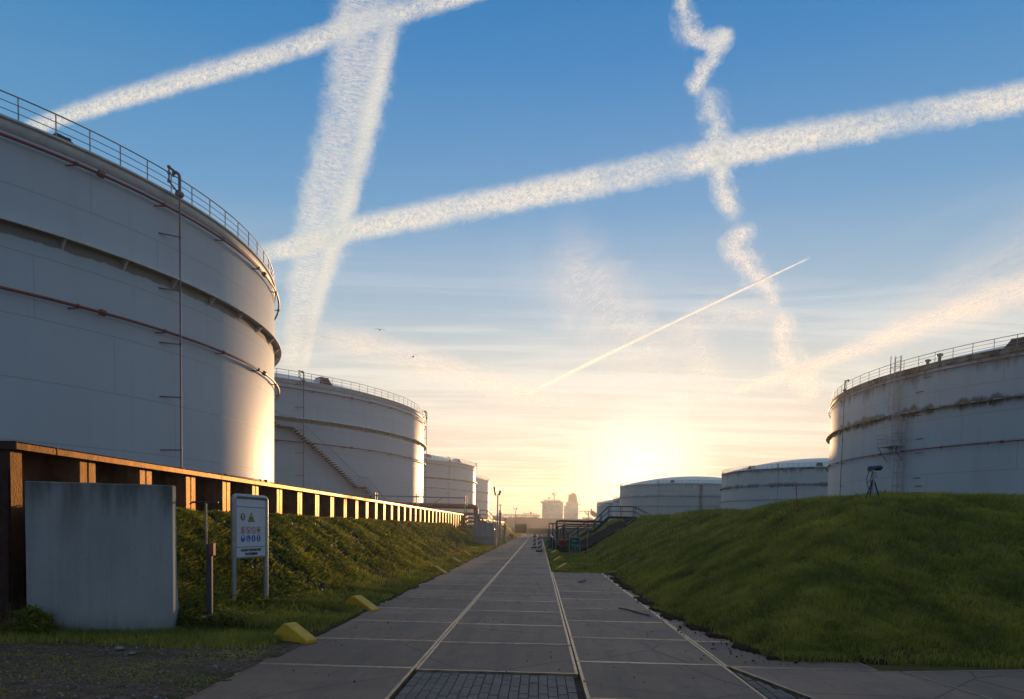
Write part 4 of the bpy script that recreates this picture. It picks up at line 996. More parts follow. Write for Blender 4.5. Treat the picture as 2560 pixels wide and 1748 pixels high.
rk = thing('pipe_manifold', 'rack of dark horizontal pipes on posts entering the right embankment', 'pipe rack', (2.1, 84, 0))
for k, (z, x0_, r_, mt) in enumerate(((2.50, 0, .13, 'dark_steel'), (2.12, .9, .09, 'dark_steel'), (1.88, .2, .08, 'dark_steel'), (1.62, .5, .07, 'dark_steel'))):
    m = MB(); m.tube([(x0_, .1*k, .3), (x0_, .1*k, z-.18), (x0_+.05, .1*k, z-.05), (x0_+.2, .1*k, z), (6.2, .1*k, z)], r_, 8); m.build('pipe', mt, rk)
for x_ in (.78, 1.0, 4.6):
    m = MB(); m.box((x_, -.15, 1.2), (.12, .12, 2.4)); m.build('post', 'dark_steel', rk)
m = MB(); m.tube([(2.3, -.2, .2), (2.3, -.2, 1.2)], .14, 8); m.tube([(2.3, -.2, 1.2), (2.3, -.2, 1.45)], .22, 8); m.build('breather', 'galv', rk)
rf = thing('pipe_rack', 'small square pipe goalpost left of the larger pipe rack', 'pipe rack', (1.25, 88, 0))
m = MB(); m.tube([(0, 0, 0), (0, 0, 2.15), (.1, 0, 2.2), (1.6, 0, 2.2)], .07, 8); m.build('pipe', 'grey_pipe', rf)
for x_ in (.5, .9): m = MB(); m.tube([(x_, 0, 0), (x_, 0, 2.15)], .08, 8); m.build('post', 'dark_steel', rf)
# valve cluster
vc = [(1.15, 58, .9), (1.5, 60, 1.15), (1.95, 57, 1.0), (2.4, 61, 1.3), (1.3, 64, 1.1), (2.9, 58, 1.1), (0.95, 70, 1.3)]
lbs = ['valve with a red handwheel, lowest in the cluster behind the barrier', 'second valve of the cluster behind the barrier', 'valve on the pipe nearest the hydrant', 'tall valve below the rack of pipes', 'valve half hidden behind the front valves', 'valve close to the foot of the stairs', 'farthest valve stem by the road edge']
for (x_, y_, h_), lb in zip(vc, lbs):
    root = thing('gate_valve', lb, 'valve', (x_, y_, 0), 0, 'valves beside the road')
    m = MB(); m.tube([(0, 0, 0), (0, 0, h_)], .05, 8); m.tube([(-.25, 0, .3), (.25, 0, .3)], .09, 8); m.tube([(0, 0, .28), (0, 0, .62)], [.13, .07], 8); m.build('body', 'grey_pipe', root)
    m = MB(); m.tube([(.17*math.cos(t*math.pi/6), .17*math.sin(t*math.pi/6), h_) for t in range(12)], .022, 6, closed=True)
    m.tube([(-.17, 0, h_), (.17, 0, h_)], .015, 5); m.tube([(0, -.17, h_), (0, .17, h_)], .015, 5); m.build('handwheel', 'red_paint', root)
lo = thing('low_pipeline', 'low red and grey pipes running beside the road behind the beacons', 'pipeline', (1.1, 52, 0))
m = MB(); m.tube([(0, 0, .95), (0, 14, .95)], .06, 8); m.build('red_pipe_run', 'red_pipe', lo)
m = MB(); m.tube([(-.1, 2, .75), (2.4, 2.4, .78)], .08, 8); m.build('cross_pipe', 'red_pipe', lo)
m = MB(); m.tube([(.5, 1, .4), (.6, 30, .4)], .10, 8); m.build('grey_pipe_run', 'galv', lo)
for yy in (0.3, 5, 10, 13.7): m = MB(); m.tube([(0, yy, 0), (0, yy, .95)], .05, 6); m.build('support', 'dark_steel', lo)

def beacon(px, py, Yh, label):
    p = at_z(px, py, 0); root = thing('traffic_beacon', label, 'traffic beacon', (p.x, p.y, 0), -.12, 'red and white striped beacons')
    w_, h_ = .25, .98
    m = MB(); m.box((0, 0, .05), (.42, .75, .10), bev=.02); m.build('base', 'black_rubber', root)
    m = MB(); m.box((0, 0, .10+h_/2), (w_, .045, h_), bev=.01); m.build('board', 'white_paint', root)
    r_ = MB()
    for k in range(3):
        zc = .20+.32*k; pts = [(-w_/2+.008, zc-.05), (w_/2-.008, zc+.12), (w_/2-.008, zc+.27), (-w_/2+.008, zc+.10)]
        pts = [(a, min(b, .10+h_-.01)) for a, b in pts]
        r_.add([(a, -.026, b) for a, b in pts], [(0, 1, 2, 3)])
    r_.build('stripe', 'red_paint', root)
    m = MB(); m.tube([(0, 0, h_+.08), (0, 0, h_+.24)], .035, 8); m.build('lamp_stub', 'dark_steel', root)
beacon(1213, 1244, 0, 'red and white striped beacon farther away, standing nearer the road centre')
beacon(1224, 1252, 0, 'red and white striped beacon closer to the camera, beside the tubular barrier')
p = at_z(1236, 1252, 0)
root = thing('tubular_barrier', 'low galvanised tube barrier between the near beacon and the hydrant', 'barrier', (p.x, p.y, 0), .1)
m = MB(); m.tube([(-.25, 0, .05), (-.25, 0, 1.0), (-.2, 0, 1.05), (.5, 0, 1.05), (.55, 0, 1.0), (.55, 0, .05)], .03, 8); m.build('front_frame', 'galv', root)
m = MB(); m.tube([(-.25, 0, .12), (.55, -.5, .10)], .03, 6); m.tube([(-.25, 1.2, .05), (-.25, 1.2, 1.0), (-.25, 0, 1.0)], .03, 8); m.tube([(.55, 1.2, .05), (.55, 1.2, 1.0), (.55, 0, 1.0)], .03, 8); m.build('side_frame', 'galv', root)

p = at_z(1275.5, 1253, 0)
root = thing('hydrant', 'dark red fire hydrant with side outlets on a black base, left of the green board', 'hydrant', (p.x, p.y, 0))
m = MB(); m.lathe([(.001, 0), (.16, 0), (.16, .06), (.10, .08), (.10, .26)], n=16); m.build('base', 'black_rubber', root)
m = MB(); m.lathe([(.10, .26), (.115, .27), (.115, .75), (.14, .77), (.14, .82), (.11, .85), (.09, .93), (.04, .99), (.001, 1.0)], n=16)
m.tube([(-.2, 0, .68), (.2, 0, .68)], .05, 8); m.tube([(0, -.2, .55), (0, 0, .55)], .05, 8); m.build('body', 'red_paint', root)
for s_ in (-1, 1): m = MB(); m.tube([(s_*.2, 0, .68), (s_*.25, 0, .68)], .07, 8); m.build('outlet_cap', 'red_paint', root)
m = MB(); m.tube([(0, 0, 1.0), (0, 0, 1.08)], .03, 6); m.build('spindle', 'dark_steel', root)

p = at_z(1304, 1256, 0)
root = thing('notice_board', 'dark green board with pale hand lettering, standing at the foot of the embankment', 'sign', (p.x, p.y, 0), .0)
m = MB(); m.box((0, 0, .62), (.66, .06, .88), bev=.008); m.build('board', 'green_board', root)
for s_ in (-1, 1): m = MB(); m.tube([(s_*.37, .03, 0), (s_*.37, .03, 1.1)], .03, 8); m.build('post', 'galv', root)
m = MB(); m.tube([(-.37, .03, 1.1), (.37, .03, 1.1)], .03, 8); m.build('top_rail', 'galv', root)
m = MB(); m.box((0, -.02, .09), (.62, .12, .16), bev=.01); m.build('foot_board', 'grey_pipe', root)
tx = thing('lettering', None, None); tx.parent = root; tx.location = (0, -.032, 0)
for k in ('label', 'category'):
    if k in tx: del tx[k]
text_mesh(tx, "TP ''", .26, 0, .74, 'pale_cyan', name='text_line'); text_mesh(tx, 'TCA', .26, 0.02, .45, 'pale_cyan', name='text_line'); text_mesh(tx, 'M.', .16, 0.02, .26, 'pale_cyan', name='text_line')
# thin wire fence behind the board
root = thing('wire_fence', 'low wire fence on thin pale posts behind the green board', 'fence', (p.x, p.y+.6, 0))
for x_ in (-1.3, .9):
    m = MB(); z_ = 0.0 if x_ < 0 else .25; m.tube([(x_, 0, z_), (x_, 0, z_+1.25)], .035, 6); m.build('post', 'galv', root)
m = MB()
for z_ in (.5, .85, 1.15): m.tube([(-1.3, 0, z_), (.9, 0, z_+.05)], .008, 4)
m.build('wire', 'rail_steel', root)

# dark hose lying down the slope
pts = []
for i in range(25):
    f = i/24; X_ = 3.0+5.0*f; Y_ = 49.3+8.5*f+.15*math.sin(f*9); pts.append((X_, Y_, float(h_right(np.array(X_), np.array(Y_)))+.10))
m = MB(); m.tube(pts, .10, 7); tag(m.build('hose', 'dark_steel'), 'dark drain hose lying diagonally down the right grass slope', 'hose')
# striped marker stakes on the embankment
for (px, py, hp, lb) in ((1562, 1211, 35, 'short thin stake with red and white ribbon, lower on the slope'), (1808, 1166, 66, 'taller thin leaning stake with ribbon near the top of the embankment')):
    best = None
    for Y_ in np.arange(12, 60, .1):
        q = at_y(px, py, Y_); hz = float(h_right(np.array(q.x), np.array(Y_)))
        if q.z < hz+.03: best = (q.x, Y_, hz); break
    root = thing('marker_stake', lb, 'stake', best, 0, 'thin marker stakes on the embankment')
    L_ = hp*best[1]/1561/1.1
    m = MB(); m.tube([(.12*L_, 0, -.05), (-.04*L_, 0, L_*.75)], .010, 5); m.build('stick', 'box_red', root)
    m = MB(); m.tube([(-.03*L_, 0, L_*.70), (-.06*L_, 0, L_*.95), (-.02*L_, 0, L_*1.1)], [.016, .02, .007], 6); m.build('ribbon', 'flag_stripe', root)

# flame detector / monitor on a tripod, on top of the embankment
def tripod():
    base = at_y(1980, 1135, 17.6); zb = float(h_right(np.array(base.x), np.array(17.6)))
    root = thing('tripod_floodlight', 'dark blue cylindrical lamp unit on a grey tripod with hanging cables, on the embankment top', 'lamp unit', (base.x, 17.6, zb-.05))
    s = 17.6/1561/1.0 ; u = lambda px: px*s      # metres per picture pixel at that distance
    top = u(1135-1072)
    m = MB(); m.tube([(0, 0, 0), (0, 0, top+.05)], .032, 10); m.build('column', 'galv', root)
    for x_, y_ in ((-.22, -.05), (.20, -.02), (.02, .25)):
        m = MB(); m.tube([(x_, y_, 0), (0, 0, top*.88)], .02, 8); m.build('leg', 'dark_steel', root)
    m = MB(); m.box((.0, 0, top+.0), (.09, .07, .10)); m.tube([(-.07, 0, top-.05), (.09, 0, top-.05)], .018, 6); m.tube([(0, 0, top+.04), (.08, 0, top+.04)], .02, 6); m.tube([(0, 0, top), (-.03, 0, top+.08), (-.06, 0, top+.12)], .03, 8); m.build('swivel', 'galv', root)
    m = MB(); m.tube([(-.10, 0, top+.17), (.0, 0, top+.175), (.03, 0, top+.17)], [.05, .055, .055], 12); m.build('body', 'monitor_blue', root)
    m = MB(); m.tube([(.02, 0, top+.16), (.05, 0, top+.16), (.15, 0, top+.165), (.19, 0, top+.19)], [.06, .065, .065, .045], 12); m.build('hood', 'black_rubber', root)
    m = MB(); m.tube([(-.14, 0, top+.17), (-.10, 0, top+.17)], .035, 8); m.tube([(-.13, .01, top+.16), (-.11, .01, top+.08)], .035, 8); m.build('bracket', 'reed', root)
    m = MB(); m.tube([(-.08, -.03, top+.13), (-.15, -.03, top+.02), (-.18, -.03, top-.12), (-.15, -.03, top-.3), (-.10, -.03, top-.38), (-.06, -.03, top-.33), (-.03, -.03, top-.2)], .009, 6)
    m.tube([(-.04, -.03, top+.05), (-.08, -.03, top-.1), (-.07, -.03, top-.25), (-.04, -.03, top-.3)], .009, 6)
    m.tube([(-.15, -.03, top-.22), (-.12, -.03, top-.16), (-.07, -.03, top-.15)], .007, 6); m.build('cable', 'black_rubber', root)
    root.scale = (1.0,)*3
tripod()

# ------------------------------------------------------------------ tanker ship in the harbour beyond the dike
def ship():
    Y = 450.0; c = at_y(1275, 1196, Y); s = Y/1561.0      # metres per picture pixel
    root = thing('tanker_ship', 'rust coloured tanker with a white wheelhouse block and orange-green funnel behind the road end', 'ship', (c.x, Y, 0))
    X = lambda px: (px-1275)*s; Z = lambda py: HC+(1197.0-py)*s
    B = 9.0
    hull = MB(); prof = [(X(1128), Z(1180)), (X(1110), -1), (X(1420), -1), (X(1426), Z(1181))]
    x0, x1 = X(1118), X(1432)
    xs = np.linspace(x0, x1, 26); vs = []
    for x_ in xs:
        f = (x_-x0)/(x1-x0); w_ = B*min(1, (f/.16)**.6 if f < .16 else 1, ((1-f)/.06)**.5 if f > .94 else 1)
        zt = Z(1179)+(1.2 if f < .08 else 0)
        vs += [(x_, -w_, -1.0), (x_, -w_, zt), (x_, w_, zt), (x_, w_, -1.0)]
    fs = [(0, 1, 2, 3), tuple(range(len(vs)-4, len(vs)))[::-1]]
    for i in range(len(xs)-1):
        for j in range(4): fs.append((4*i+j, 4*i+4+j, 4*i+4+(j+1) % 4, 4*i+(j+1) % 4))
    hull.add(vs, fs); hull.build('hull', 'ship_hull', root, recalc=True)
    zd = Z(1179.5)
    sup_ = MB()
    sup_.box(((X(1230)+X(1276))/2, 0, (zd+Z(1141))/2), (X(1276)-X(1230), 11, Z(1141)-zd))
    sup_.box(((X(1226)+X(1240))/2, -1, Z(1142.5)), (X(1240)-X(1226), 14, 1.0))
    sup_.box(((X(1233)+X(1270))/2, 0, Z(1139.8)), (X(1270)-X(1233), 8, .9))
    for py in (1150, 1159, 1168): sup_.box(((X(1229)+X(1279))/2, 0, Z(py)), (X(1279)-X(1229), 12.2, .18))
    sup_.build('wheelhouse_block', 'ship_white', root)
    for py in (1146, 1155, 1164, 1173):
        for k, px in enumerate(np.arange(1236, 1275, 5.2)):
            if (k*7+py) % 5 in (0, 1, 2): wn = MB(); wn.box((X(px), -5.52, Z(py)), (.45, .08, .45)); wn.build('window', 'sign_black', root)
    wn = MB(); wn.box((X(1252), -5.53, Z(1142.6)), (X(1271)-X(1233), .08, .5)); wn.build('bridge_window_band', 'sign_black', root)
    cas = MB(); cas.box(((X(1286)+X(1308))/2, 0, (zd+Z(1141))/2), (X(1310)-X(1284), 8, Z(1141)-zd)); cas.box((X(1283), 0, (zd+Z(1150))/2), (2.0, 9, Z(1150)-zd))
    for py in (1146, 1156, 1166): cas.box((X(1298), 0, Z(py)), (X(1314)-X(1281), 9.2, .2))
    cas.box((X(1317), 0, Z(1146)), (2.6, 2, .25)); cas.build('engine_casing', 'ship_white', root)
    fn = MB(); zf0, zf1 = Z(1141), Z(1124)
    def fr_(z0, z1, xa0, xb0, xa1, xb1, mb, w_=3.0):
        vs = [(xa0, -w_, z0), (xb0, -w_, z0), (xb0, w_, z0), (xa0, w_, z0), (xa1, -w_*.9, z1), (xb1, -w_*.9, z1), (xb1, w_*.9, z1), (xa1, w_*.9, z1)]
        mb.add(vs, [(0, 1, 5, 4), (1, 2, 6, 5), (2, 3, 7, 6), (3, 0, 4, 7), (4, 5, 6, 7)])
    fr_(Z(1141), Z(1133.5), X(1288), X(1308.5), X(1288.3), X(1307.4), fn); fn.build('funnel', 'funnel_orange', root)
    f2 = MB(); fr_(Z(1133.5), Z(1126.5), X(1288.3), X(1307.4), X(1288.6), X(1306), f2); f2.build('funnel_band', 'funnel_green', root)
    f3 = MB(); fr_(Z(1126.5), Z(1124), X(1288.6), X(1306), X(1289), X(1305), f3); f3.tube([(X(1300), 0, Z(1124)), (X(1300), 0, Z(1120.5))], .7, 8); f3.tube([(X(1296), 0, Z(1124)), (X(1296), 0, Z(1120))], .35, 8); f3.tube([(X(1303), 0, Z(1124)), (X(1303.5), 0, Z(1122))], .5, 8); f3.build('funnel_top', 'funnel_orange', root)
    ms = MB(); xm = X(1256.5); ms.tube([(xm, 0, Z(1140)), (xm, 0, Z(1124))], .38, 6); ms.box((xm, 0, Z(1126)), (2.6, 1.2, .3)); ms.box((xm-.6, 0, Z(1123)), (1.6, 1.2, 1.0))
    ms.tube([(xm-1.6, 0, Z(1126)), (xm-1.7, 0, Z(1130)), (xm, 0, Z(1131))], .14, 4); ms.tube([(xm+.9, 0, Z(1126)), (xm+1.6, 0, Z(1111))], .10, 4); ms.tube([(xm-.5, 0, Z(1122)), (xm-.3, 0, Z(1115))], .12, 4); ms.tube([(xm+1.3, 0, Z(1126)), (xm+2.1, 0, Z(1116))], .08, 4)
    ms.tube([(xm+.4, 0, Z(1119)), (xm+1.7, 0, Z(1119))], .1, 4); ms.build('mast', 'ship_white', root)
    rd = MB(); xr = X(1245); rd.tube([(xr, 0, Z(1140)), (xr, 0, Z(1134))], .12, 4); rd.lathe([(.001, -.6), (.5, -.4), (.6, 0), (.5, .4), (.001, .6)], (xr, 0, Z(1132.5)), 10); rd.build('radar_dome', 'grey_pipe', root)
    rl = MB()
    for z_ in (.5, 1.1):
        rl.tube([(X(1231), -4.5, Z(1140)+z_), (X(1272), -4.5, Z(1140)+z_)], .09, 4)
    for px in np.arange(1231, 1273, 3.0): rl.tube([(X(px), -4.5, Z(1140)), (X(px), -4.5, Z(1140)+1.1)], .08, 4)
    for z_ in (.6, 1.2): rl.tube([(x0+2, -8, zd+z_), (X(1226), -8, zd+z_)], .07, 4)
    for x_ in np.arange(x0+2, X(1226), 2.2): rl.tube([(x_, -8, zd), (x_, -8, zd+1.2)], .07, 4)
    rl.build('deck_rail', 'ship_white', root)
    dp = MB()
    for z_, a_, b_ in ((2.3, 1130, 1226), (1.7, 1126, 1226), (3.2, 1187, 1200), (3.0, 1205, 1218)): dp.tube([(X(a_), -3, zd+z_), (X(b_), -3, zd+z_)], .20, 5)
    for px in np.arange(1128, 1226, 5.5): dp.tube([(X(px), -3, zd), (X(px), -3, zd+2.3)], .14, 4)
    for px in (1187, 1191, 1195, 1200, 1205, 1210, 1218): dp.tube([(X(px), -3, zd), (X(px), -3, zd+3.1)], .12, 4)
    for k in range(26): 
        px = 1132+k*3.7; dp.box((X(px), -2+random.uniform(-1, 1), zd+.5), (random.uniform(.4, 1.4), 1, random.uniform(.5, 1.5)))
    dp.box((X(1204), -2, zd+3.4), (1.2, 1.2, 1.4)); dp.build('deck_piping', 'ship_hull', root)
    cr_ = MB(); cr_.tube([(X(1310), 0, Z(1161)), (X(1338), 0, Z(1161))], .22, 5); cr_.tube([(X(1334), 0, zd), (X(1334), 0, Z(1160))], .35, 6); cr_.tube([(X(1325), 0, Z(1161)), (X(1334), 0, Z(1169))], .18, 5); cr_.tube([(X(1324), 0, Z(1161)), (X(1342), 0, Z(1178))], .12, 5)
    for k in range(9): cr_.box((X(1322+2.6*k), 0, zd+.7), (.5, 1, random.uniform(.8, 1.8)))
    cr_.build('lifeboat_davit', 'ship_hull', root)
    lb = MB(); a_, b_ = Vector((X(1338), -2, Z(1161))), Vector((X(1354), -2, Z(1172))); dd = b_-a_
    lb.tube([a_, a_+dd*.12, a_+dd*.4, a_+dd*.75, b_], [.5, 1.1, 1.5, 1.4, .6], 10); lb.tube([a_+dd*.2, a_+dd*.1+Vector((0, 0, 2.0))], [.9, .35], 6); lb.build('lifeboat', 'funnel_orange', root)
    sl_ = MB(); sl_.tube([a_+Vector((-1, 0, -1.4)), b_+Vector((1.6, 0, -2.4))], .15, 4); sl_.tube([b_+Vector((.6, 0, .3)), (X(1358), -2, zd)], .15, 4); sl_.build('slipway', 'ship_hull', root)
ship()

# ------------------------------------------------------------------ birds
def bird(px, py, label, w_, a, bank):
    p = at_y(px, py, 70); root = thing('gull', label, 'bird', p, a, 'gulls in flight')
    root.rotation_euler = (0, bank, a)
    m = MB(); m.tube([(0, -.22, 0), (0, -.12, .01), (0, .05, 0), (0, .2, .02), (0, .27, .02)], [.01, .05, .07, .045, .01], 8)
    for s_ in (-1, 1):
        pr = [(0, .09, .03, 0), (.22, .08, .12, 0), (.45, .02, .08, 1), (.62, -.07, .0, 1)]
        f = [(s_*x_*w_, y_+.03, z_) for x_, y_, z_, _ in pr]; b = [(s_*x_*w_, y_-.12*(1-x_), z_) for x_, y_, z_, _ in pr]; u = [(x_, y_, z_+.012) for x_, y_, z_ in f]
        m.add(f+b+u, [(0, 1, 5, 4), (1, 2, 6, 5), (2, 3, 7, 6), (8, 9, 1, 0), (9, 10, 2, 1), (10, 11, 3, 2), (8, 4, 5, 9), (9, 5, 6, 10), (10, 6, 7, 11)])
    m.build('body', 'bird_grey', root, recalc=False)
bird(862, 749, 'upper gull with spread wings, just right of the wide vertical contrail', .9, .3, 0.0)
bird(938, 810, 'lower gull banking with one raised wing', .8, .5, -.6)

# ------------------------------------------------------------------ contrails (real ribbons of ice cloud high above)
def contrail(label, pts, depth, seed, dens=.9, ripple=1.0, edge=.35, fiber=(1.0, 1.0), tint=(.66, .85, 1.0), cells=6.0, ampl=.20, rag=.65, skew=0.0, fade=.05, thin=False, streaky=0.0):
    """pts: (x, y, half width) in picture pixels, laid on a gently billowing ribbon at the given distances"""
    m, t, b, out = new_mat('contrail_'+str(seed)); t.n.remove(b)
    # dense resample
    P_ = [Vector(p) for p in pts]; seg = [(P_[i+1].xy-P_[i].xy).length for i in range(len(P_)-1)]; tot = sum(seg)
    n = max(24, int(tot/6)); rows = []; acc = 0; i = 0; out_pts = []
    def cat(i, f):
        p0, p1, p2, p3 = P_[max(i-1, 0)], P_[i], P_[min(i+1, len(P_)-1)], P_[min(i+2, len(P_)-1)]
        return .5*((2*p1)+(-p0+p2)*f+(2*p0-5*p1+4*p2-p3)*f*f+(-p0+3*p1-3*p2+p3)*f*f*f)
    for k in range(n+1):
        s_ = tot*k/n; i = 0; a_ = 0
        while i < len(seg)-1 and a_+seg[i] < s_: a_ += seg[i]; i += 1
        f = min(1, (s_-a_)/seg[i]); out_pts.append((cat(i, f), s_))
    NV = 2 if thin else 24; vs = []; uv = []
    for k, (p, s_) in enumerate(out_pts):
        q = out_pts[min(k+1, n)][0].xy-out_pts[max(k-1, 0)][0].xy; nn = Vector((-q.y, q.x)).normalized()
        D = depth[0]+(depth[1]-depth[0])*k/n
        for j in range(NV+1):
            v = j/NV*2-1; c = p.xy+nn*v*p.z
            dd = D*(1+ripple*.00002*(vn(s_*.11+seed*9, j*.35+seed)-.5)*p.z*.25)
            vs.append(at_y(c.x, c.y, dd)); uv.append((s_/100.0, v*p.z/100.0, v))
    fs = [(k*(NV+1)+j, k*(NV+1)+j+1, (k+1)*(NV+1)+j+1, (k+1)*(NV+1)+j) for k in range(n) for j in range(NV)]
    mb = MB(); mb.add(vs, fs, True); o = mb.build('contrail', m)
    at1 = o.data.attributes.new('trail', 'FLOAT_VECTOR', 'POINT'); at1.data.foreach_set('vector', [c for u in uv for c in u])
    A = t.node('ShaderNodeAttribute', _attribute_name='trail').outputs['Vector']; s = t.node('ShaderNodeSeparateXYZ', i0=A)
    v = s.outputs[2]; base = t.vmath('ADD', t.node('ShaderNodeCombineXYZ', i0=s.outputs[0], i1=s.outputs[1]).outputs[0], (seed*3.1, seed*1.7, 0))
    wv = t.noise(base, 1.5, 5, .6, .3)           # slow edge wander
    f1 = t.noise(t.scale(base, (cells*fiber[0], cells*fiber[1], 1)), 1.6, 8, .72, .15)          # fluffy cells
    f2 = t.noise(t.scale(base, (cells*2.6*fiber[0], cells*2.6*fiber[1], 1)), 2.2, 8, .72, .1)
    va = t.math('ABSOLUTE', t.math('ADD', v, t.math('MULTIPLY', t.math('SUBTRACT', wv, .5), ampl*2)))
    va = t.math('ADD', va, t.math('MULTIPLY', t.math('SUBTRACT', f1, .5), .75))
    if rag: va = t.math('ADD', va, t.math('MULTIPLY', t.math('SUBTRACT', t.noise(t.vmath('ADD', base, (7, 3, 0)), 3.0, 8, .72, .6), .5), rag))
    prof = t.smooth(va, 1.0-edge*.15, 1.0-edge-.25)
    hard = t.smooth(t.math('ABSOLUTE', v), 1.0, .86)
    tex = t.smooth(t.math('ADD', t.math('MULTIPLY', f1, .55), t.math('MULTIPLY', f2, .45)), .37, .60)
    al = t.math('MULTIPLY', t.math('MULTIPLY', prof, hard), t.math('ADD', .34, t.math('MULTIPLY', tex, .66)))
    al = t.math('MULTIPLY', al, t.smooth(t.noise(t.vmath('ADD', t.scale(base, (.5, .9, 1)), (1, 9, 0)), 1.0, 4, .6), .30, .55, .55, 1.0))
    if skew: al = t.math('MULTIPLY', al, t.smooth(v, -1.0, .25, 1.0-skew, 1.0))
    al = t.math('MULTIPLY', al, dens)
    u01 = t.math('DIVIDE', s.outputs[0], tot/100.0)
    ends = t.math('MULTIPLY', t.smooth(u01, 0.0, fade), t.smooth(u01, 1.0, 1-fade)); al = t.math('MULTIPLY', al, ends, clamp=True)
    tl = t.node('ShaderNodeBsdfTranslucent'); tl.inputs[0].default_value = C4(tint); df = t.node('ShaderNodeBsdfDiffuse'); df.inputs[0].default_value = C4(tint)
    mx = t.node('ShaderNodeMixShader', i0=.12); t.l.new(tl.outputs[0], mx.inputs[1]); t.l.new(df.outputs[0], mx.inputs[2])
    tr = t.node('ShaderNodeBsdfTransparent'); m2 = t.node('ShaderNodeMixShader', i0=al); t.l.new(tr.outputs[0], m2.inputs[1]); t.l.new(mx.outputs[0], m2.inputs[2])
    t.l.new(m2.outputs[0], out.inputs[0])
    return tag(o, label, 'contrail', 'contrails across the sky')
contrail('fluffy contrail band rising from the big left tank to the top edge', [(30, 305, 24), (150, 262, 32), (400, 185, 40), (640, 115, 42), (820, 50, 42), (960, 15, 38), (1120, -35, 36)], (8030, 8050), 1, dens=.95, edge=.5, skew=.5, fiber=(1, .9))
contrail('wide translucent ribbed contrail slanting steeply down to the second tank', [(858, -60, 108), (832, 40, 104), (822, 110, 100), (796, 270, 92), (748, 430, 88), (730, 540, 84), (700, 650, 66), (680, 760, 48), (668, 850, 38)], (8060, 8080), 2, dens=.66, edge=.35, fiber=(2.6, .55), cells=4.5, ampl=.1)
contrail('brighter dense right strand of the wide ribbed contrail', [(890, 40, 34), (868, 150, 36), (838, 260, 36), (806, 400, 38), (768, 520, 38), (735, 620, 34), (705, 740, 28), (684, 840, 20)], (8090, 8110), 12, dens=.95, edge=.7, fiber=(2.6, .55), cells=4.5, ampl=.1)
contrail('longest fluffy contrail band running to the right picture edge', [(560, 590, 26), (620, 572, 34), (800, 520, 42), (1000, 480, 46), (1250, 430, 48), (1500, 378, 52), (1750, 325, 52), (2000, 278, 52), (2200, 243, 52), (2400, 208, 52)], (8120, 8140), 3, dens=.97, edge=.45, skew=.3, fiber=(1, .9))
Z4 = dict(fade=.14, edge=.9, fiber=(1.0, 1.0), cells=3.5, ampl=.25, rag=1.5)
contrail('upper piece of the broken zigzag contrail at the top edge', [(1550, -25, 34), (1553, 25, 40), (1562, 66, 54), (1590, 92, 44), (1632, 92, 42), (1668, 62, 20)], (8150, 8170), 4, dens=.97, **Z4)
contrail('narrow slanting piece of the zigzag contrail below the upper piece', [(1652, 60, 40), (1622, 118, 40), (1598, 160, 38), (1578, 196, 36), (1570, 222, 20)], (8180, 8200), 14, dens=.95, **Z4)
contrail('middle piece of the zigzag contrail crossing the long band', [(1588, 195, 30), (1612, 232, 58), (1624, 270, 56), (1628, 312, 52), (1633, 362, 54), (1636, 420, 50), (1652, 462, 48), (1680, 505, 34)], (8210, 8230), 15, dens=.95, **Z4)
contrail('lower ragged piece of the zigzag contrail above the thin straight one', [(1725, 515, 24), (1688, 530, 44), (1668, 562, 52), (1690, 596, 58), (1720, 628, 50), (1748, 664, 44), (1755, 692, 36), (1745, 715, 14)], (8240, 8260), 16, dens=.92, tint=(.72, .86, 1.0), **Z4)
contrail('lowest faint piece of the zigzag contrail beside the right stained tank', [(1765, 695, 24), (1777, 728, 48), (1774, 765, 54), (1790, 810, 60), (1820, 858, 66), (1856, 912, 34)], (8270, 8290), 17, dens=.85, tint=(.80, .90, 1.0), **Z4)
contrail('thin straight bright white contrail of a climbing aircraft', [(1170, 908, 5.5), (1300, 843, 5.5), (1500, 746, 4.5), (1700, 651, 3.6), (1842, 583, 2.4)], (8300, 8320), 5, dens=1.0, edge=.5, fiber=(.3, .3), cells=1, ampl=.05, thin=False, tint=(.90, .98, 1.0))
contrail('pale spreading contrail above the right stained tank', [(1650, 895, 14), (1750, 862, 24), (1880, 818, 32), (2020, 765, 42), (2180, 705, 56), (2400, 630, 76)], (8330, 8350), 6, dens=.85, tint=(.80, .90, 1.0), edge=.7, fiber=(.6, 2.0), cells=3, rag=.35)
contrail('very faint broad veil over the spreading contrail at the right', [(1960, 790, 40), (2100, 715, 95), (2250, 640, 150), (2440, 560, 200)], (8360, 8380), 7, dens=.28, tint=(.80, .90, 1.0), edge=.62, fade=.30, fiber=(.35, 3.0), cells=2, rag=.3)
contrail('faint feathery streak low in the left sky above the second tank', [(610, 735, 24), (760, 768, 50), (900, 808, 58), (1050, 852, 50), (1200, 898, 38), (1370, 938, 22)], (8390, 8410), 8, dens=.55, tint=(.80, .90, 1.0), edge=.62, fade=.30, fiber=(.4, 2.6), cells=2.5, rag=.4)
contrail('feathery plume of haze cloud left of the thin straight contrail', [(1290, 480, 60), (1308, 545, 95), (1326, 634, 150), (1390, 712, 135), (1450, 790, 125), (1490, 860, 100), (1500, 935, 80)], (8420, 8440), 9, dens=.34, tint=(.80, .90, 1.0), edge=.62, fade=.30, fiber=(2.2, .6), cells=2.2, ampl=.3, rag=.5)
contrail('faint curved wisp right of the thin straight contrail', [(1505, 730, 40), (1560, 770, 75), (1595, 830, 80), (1580, 890, 75), (1510, 940, 70)], (8450, 8470), 10, dens=.34, tint=(.80, .90, 1.0), edge=.62, fade=.30, fiber=(2.2, .6), cells=2.2, ampl=.3, rag=.5)
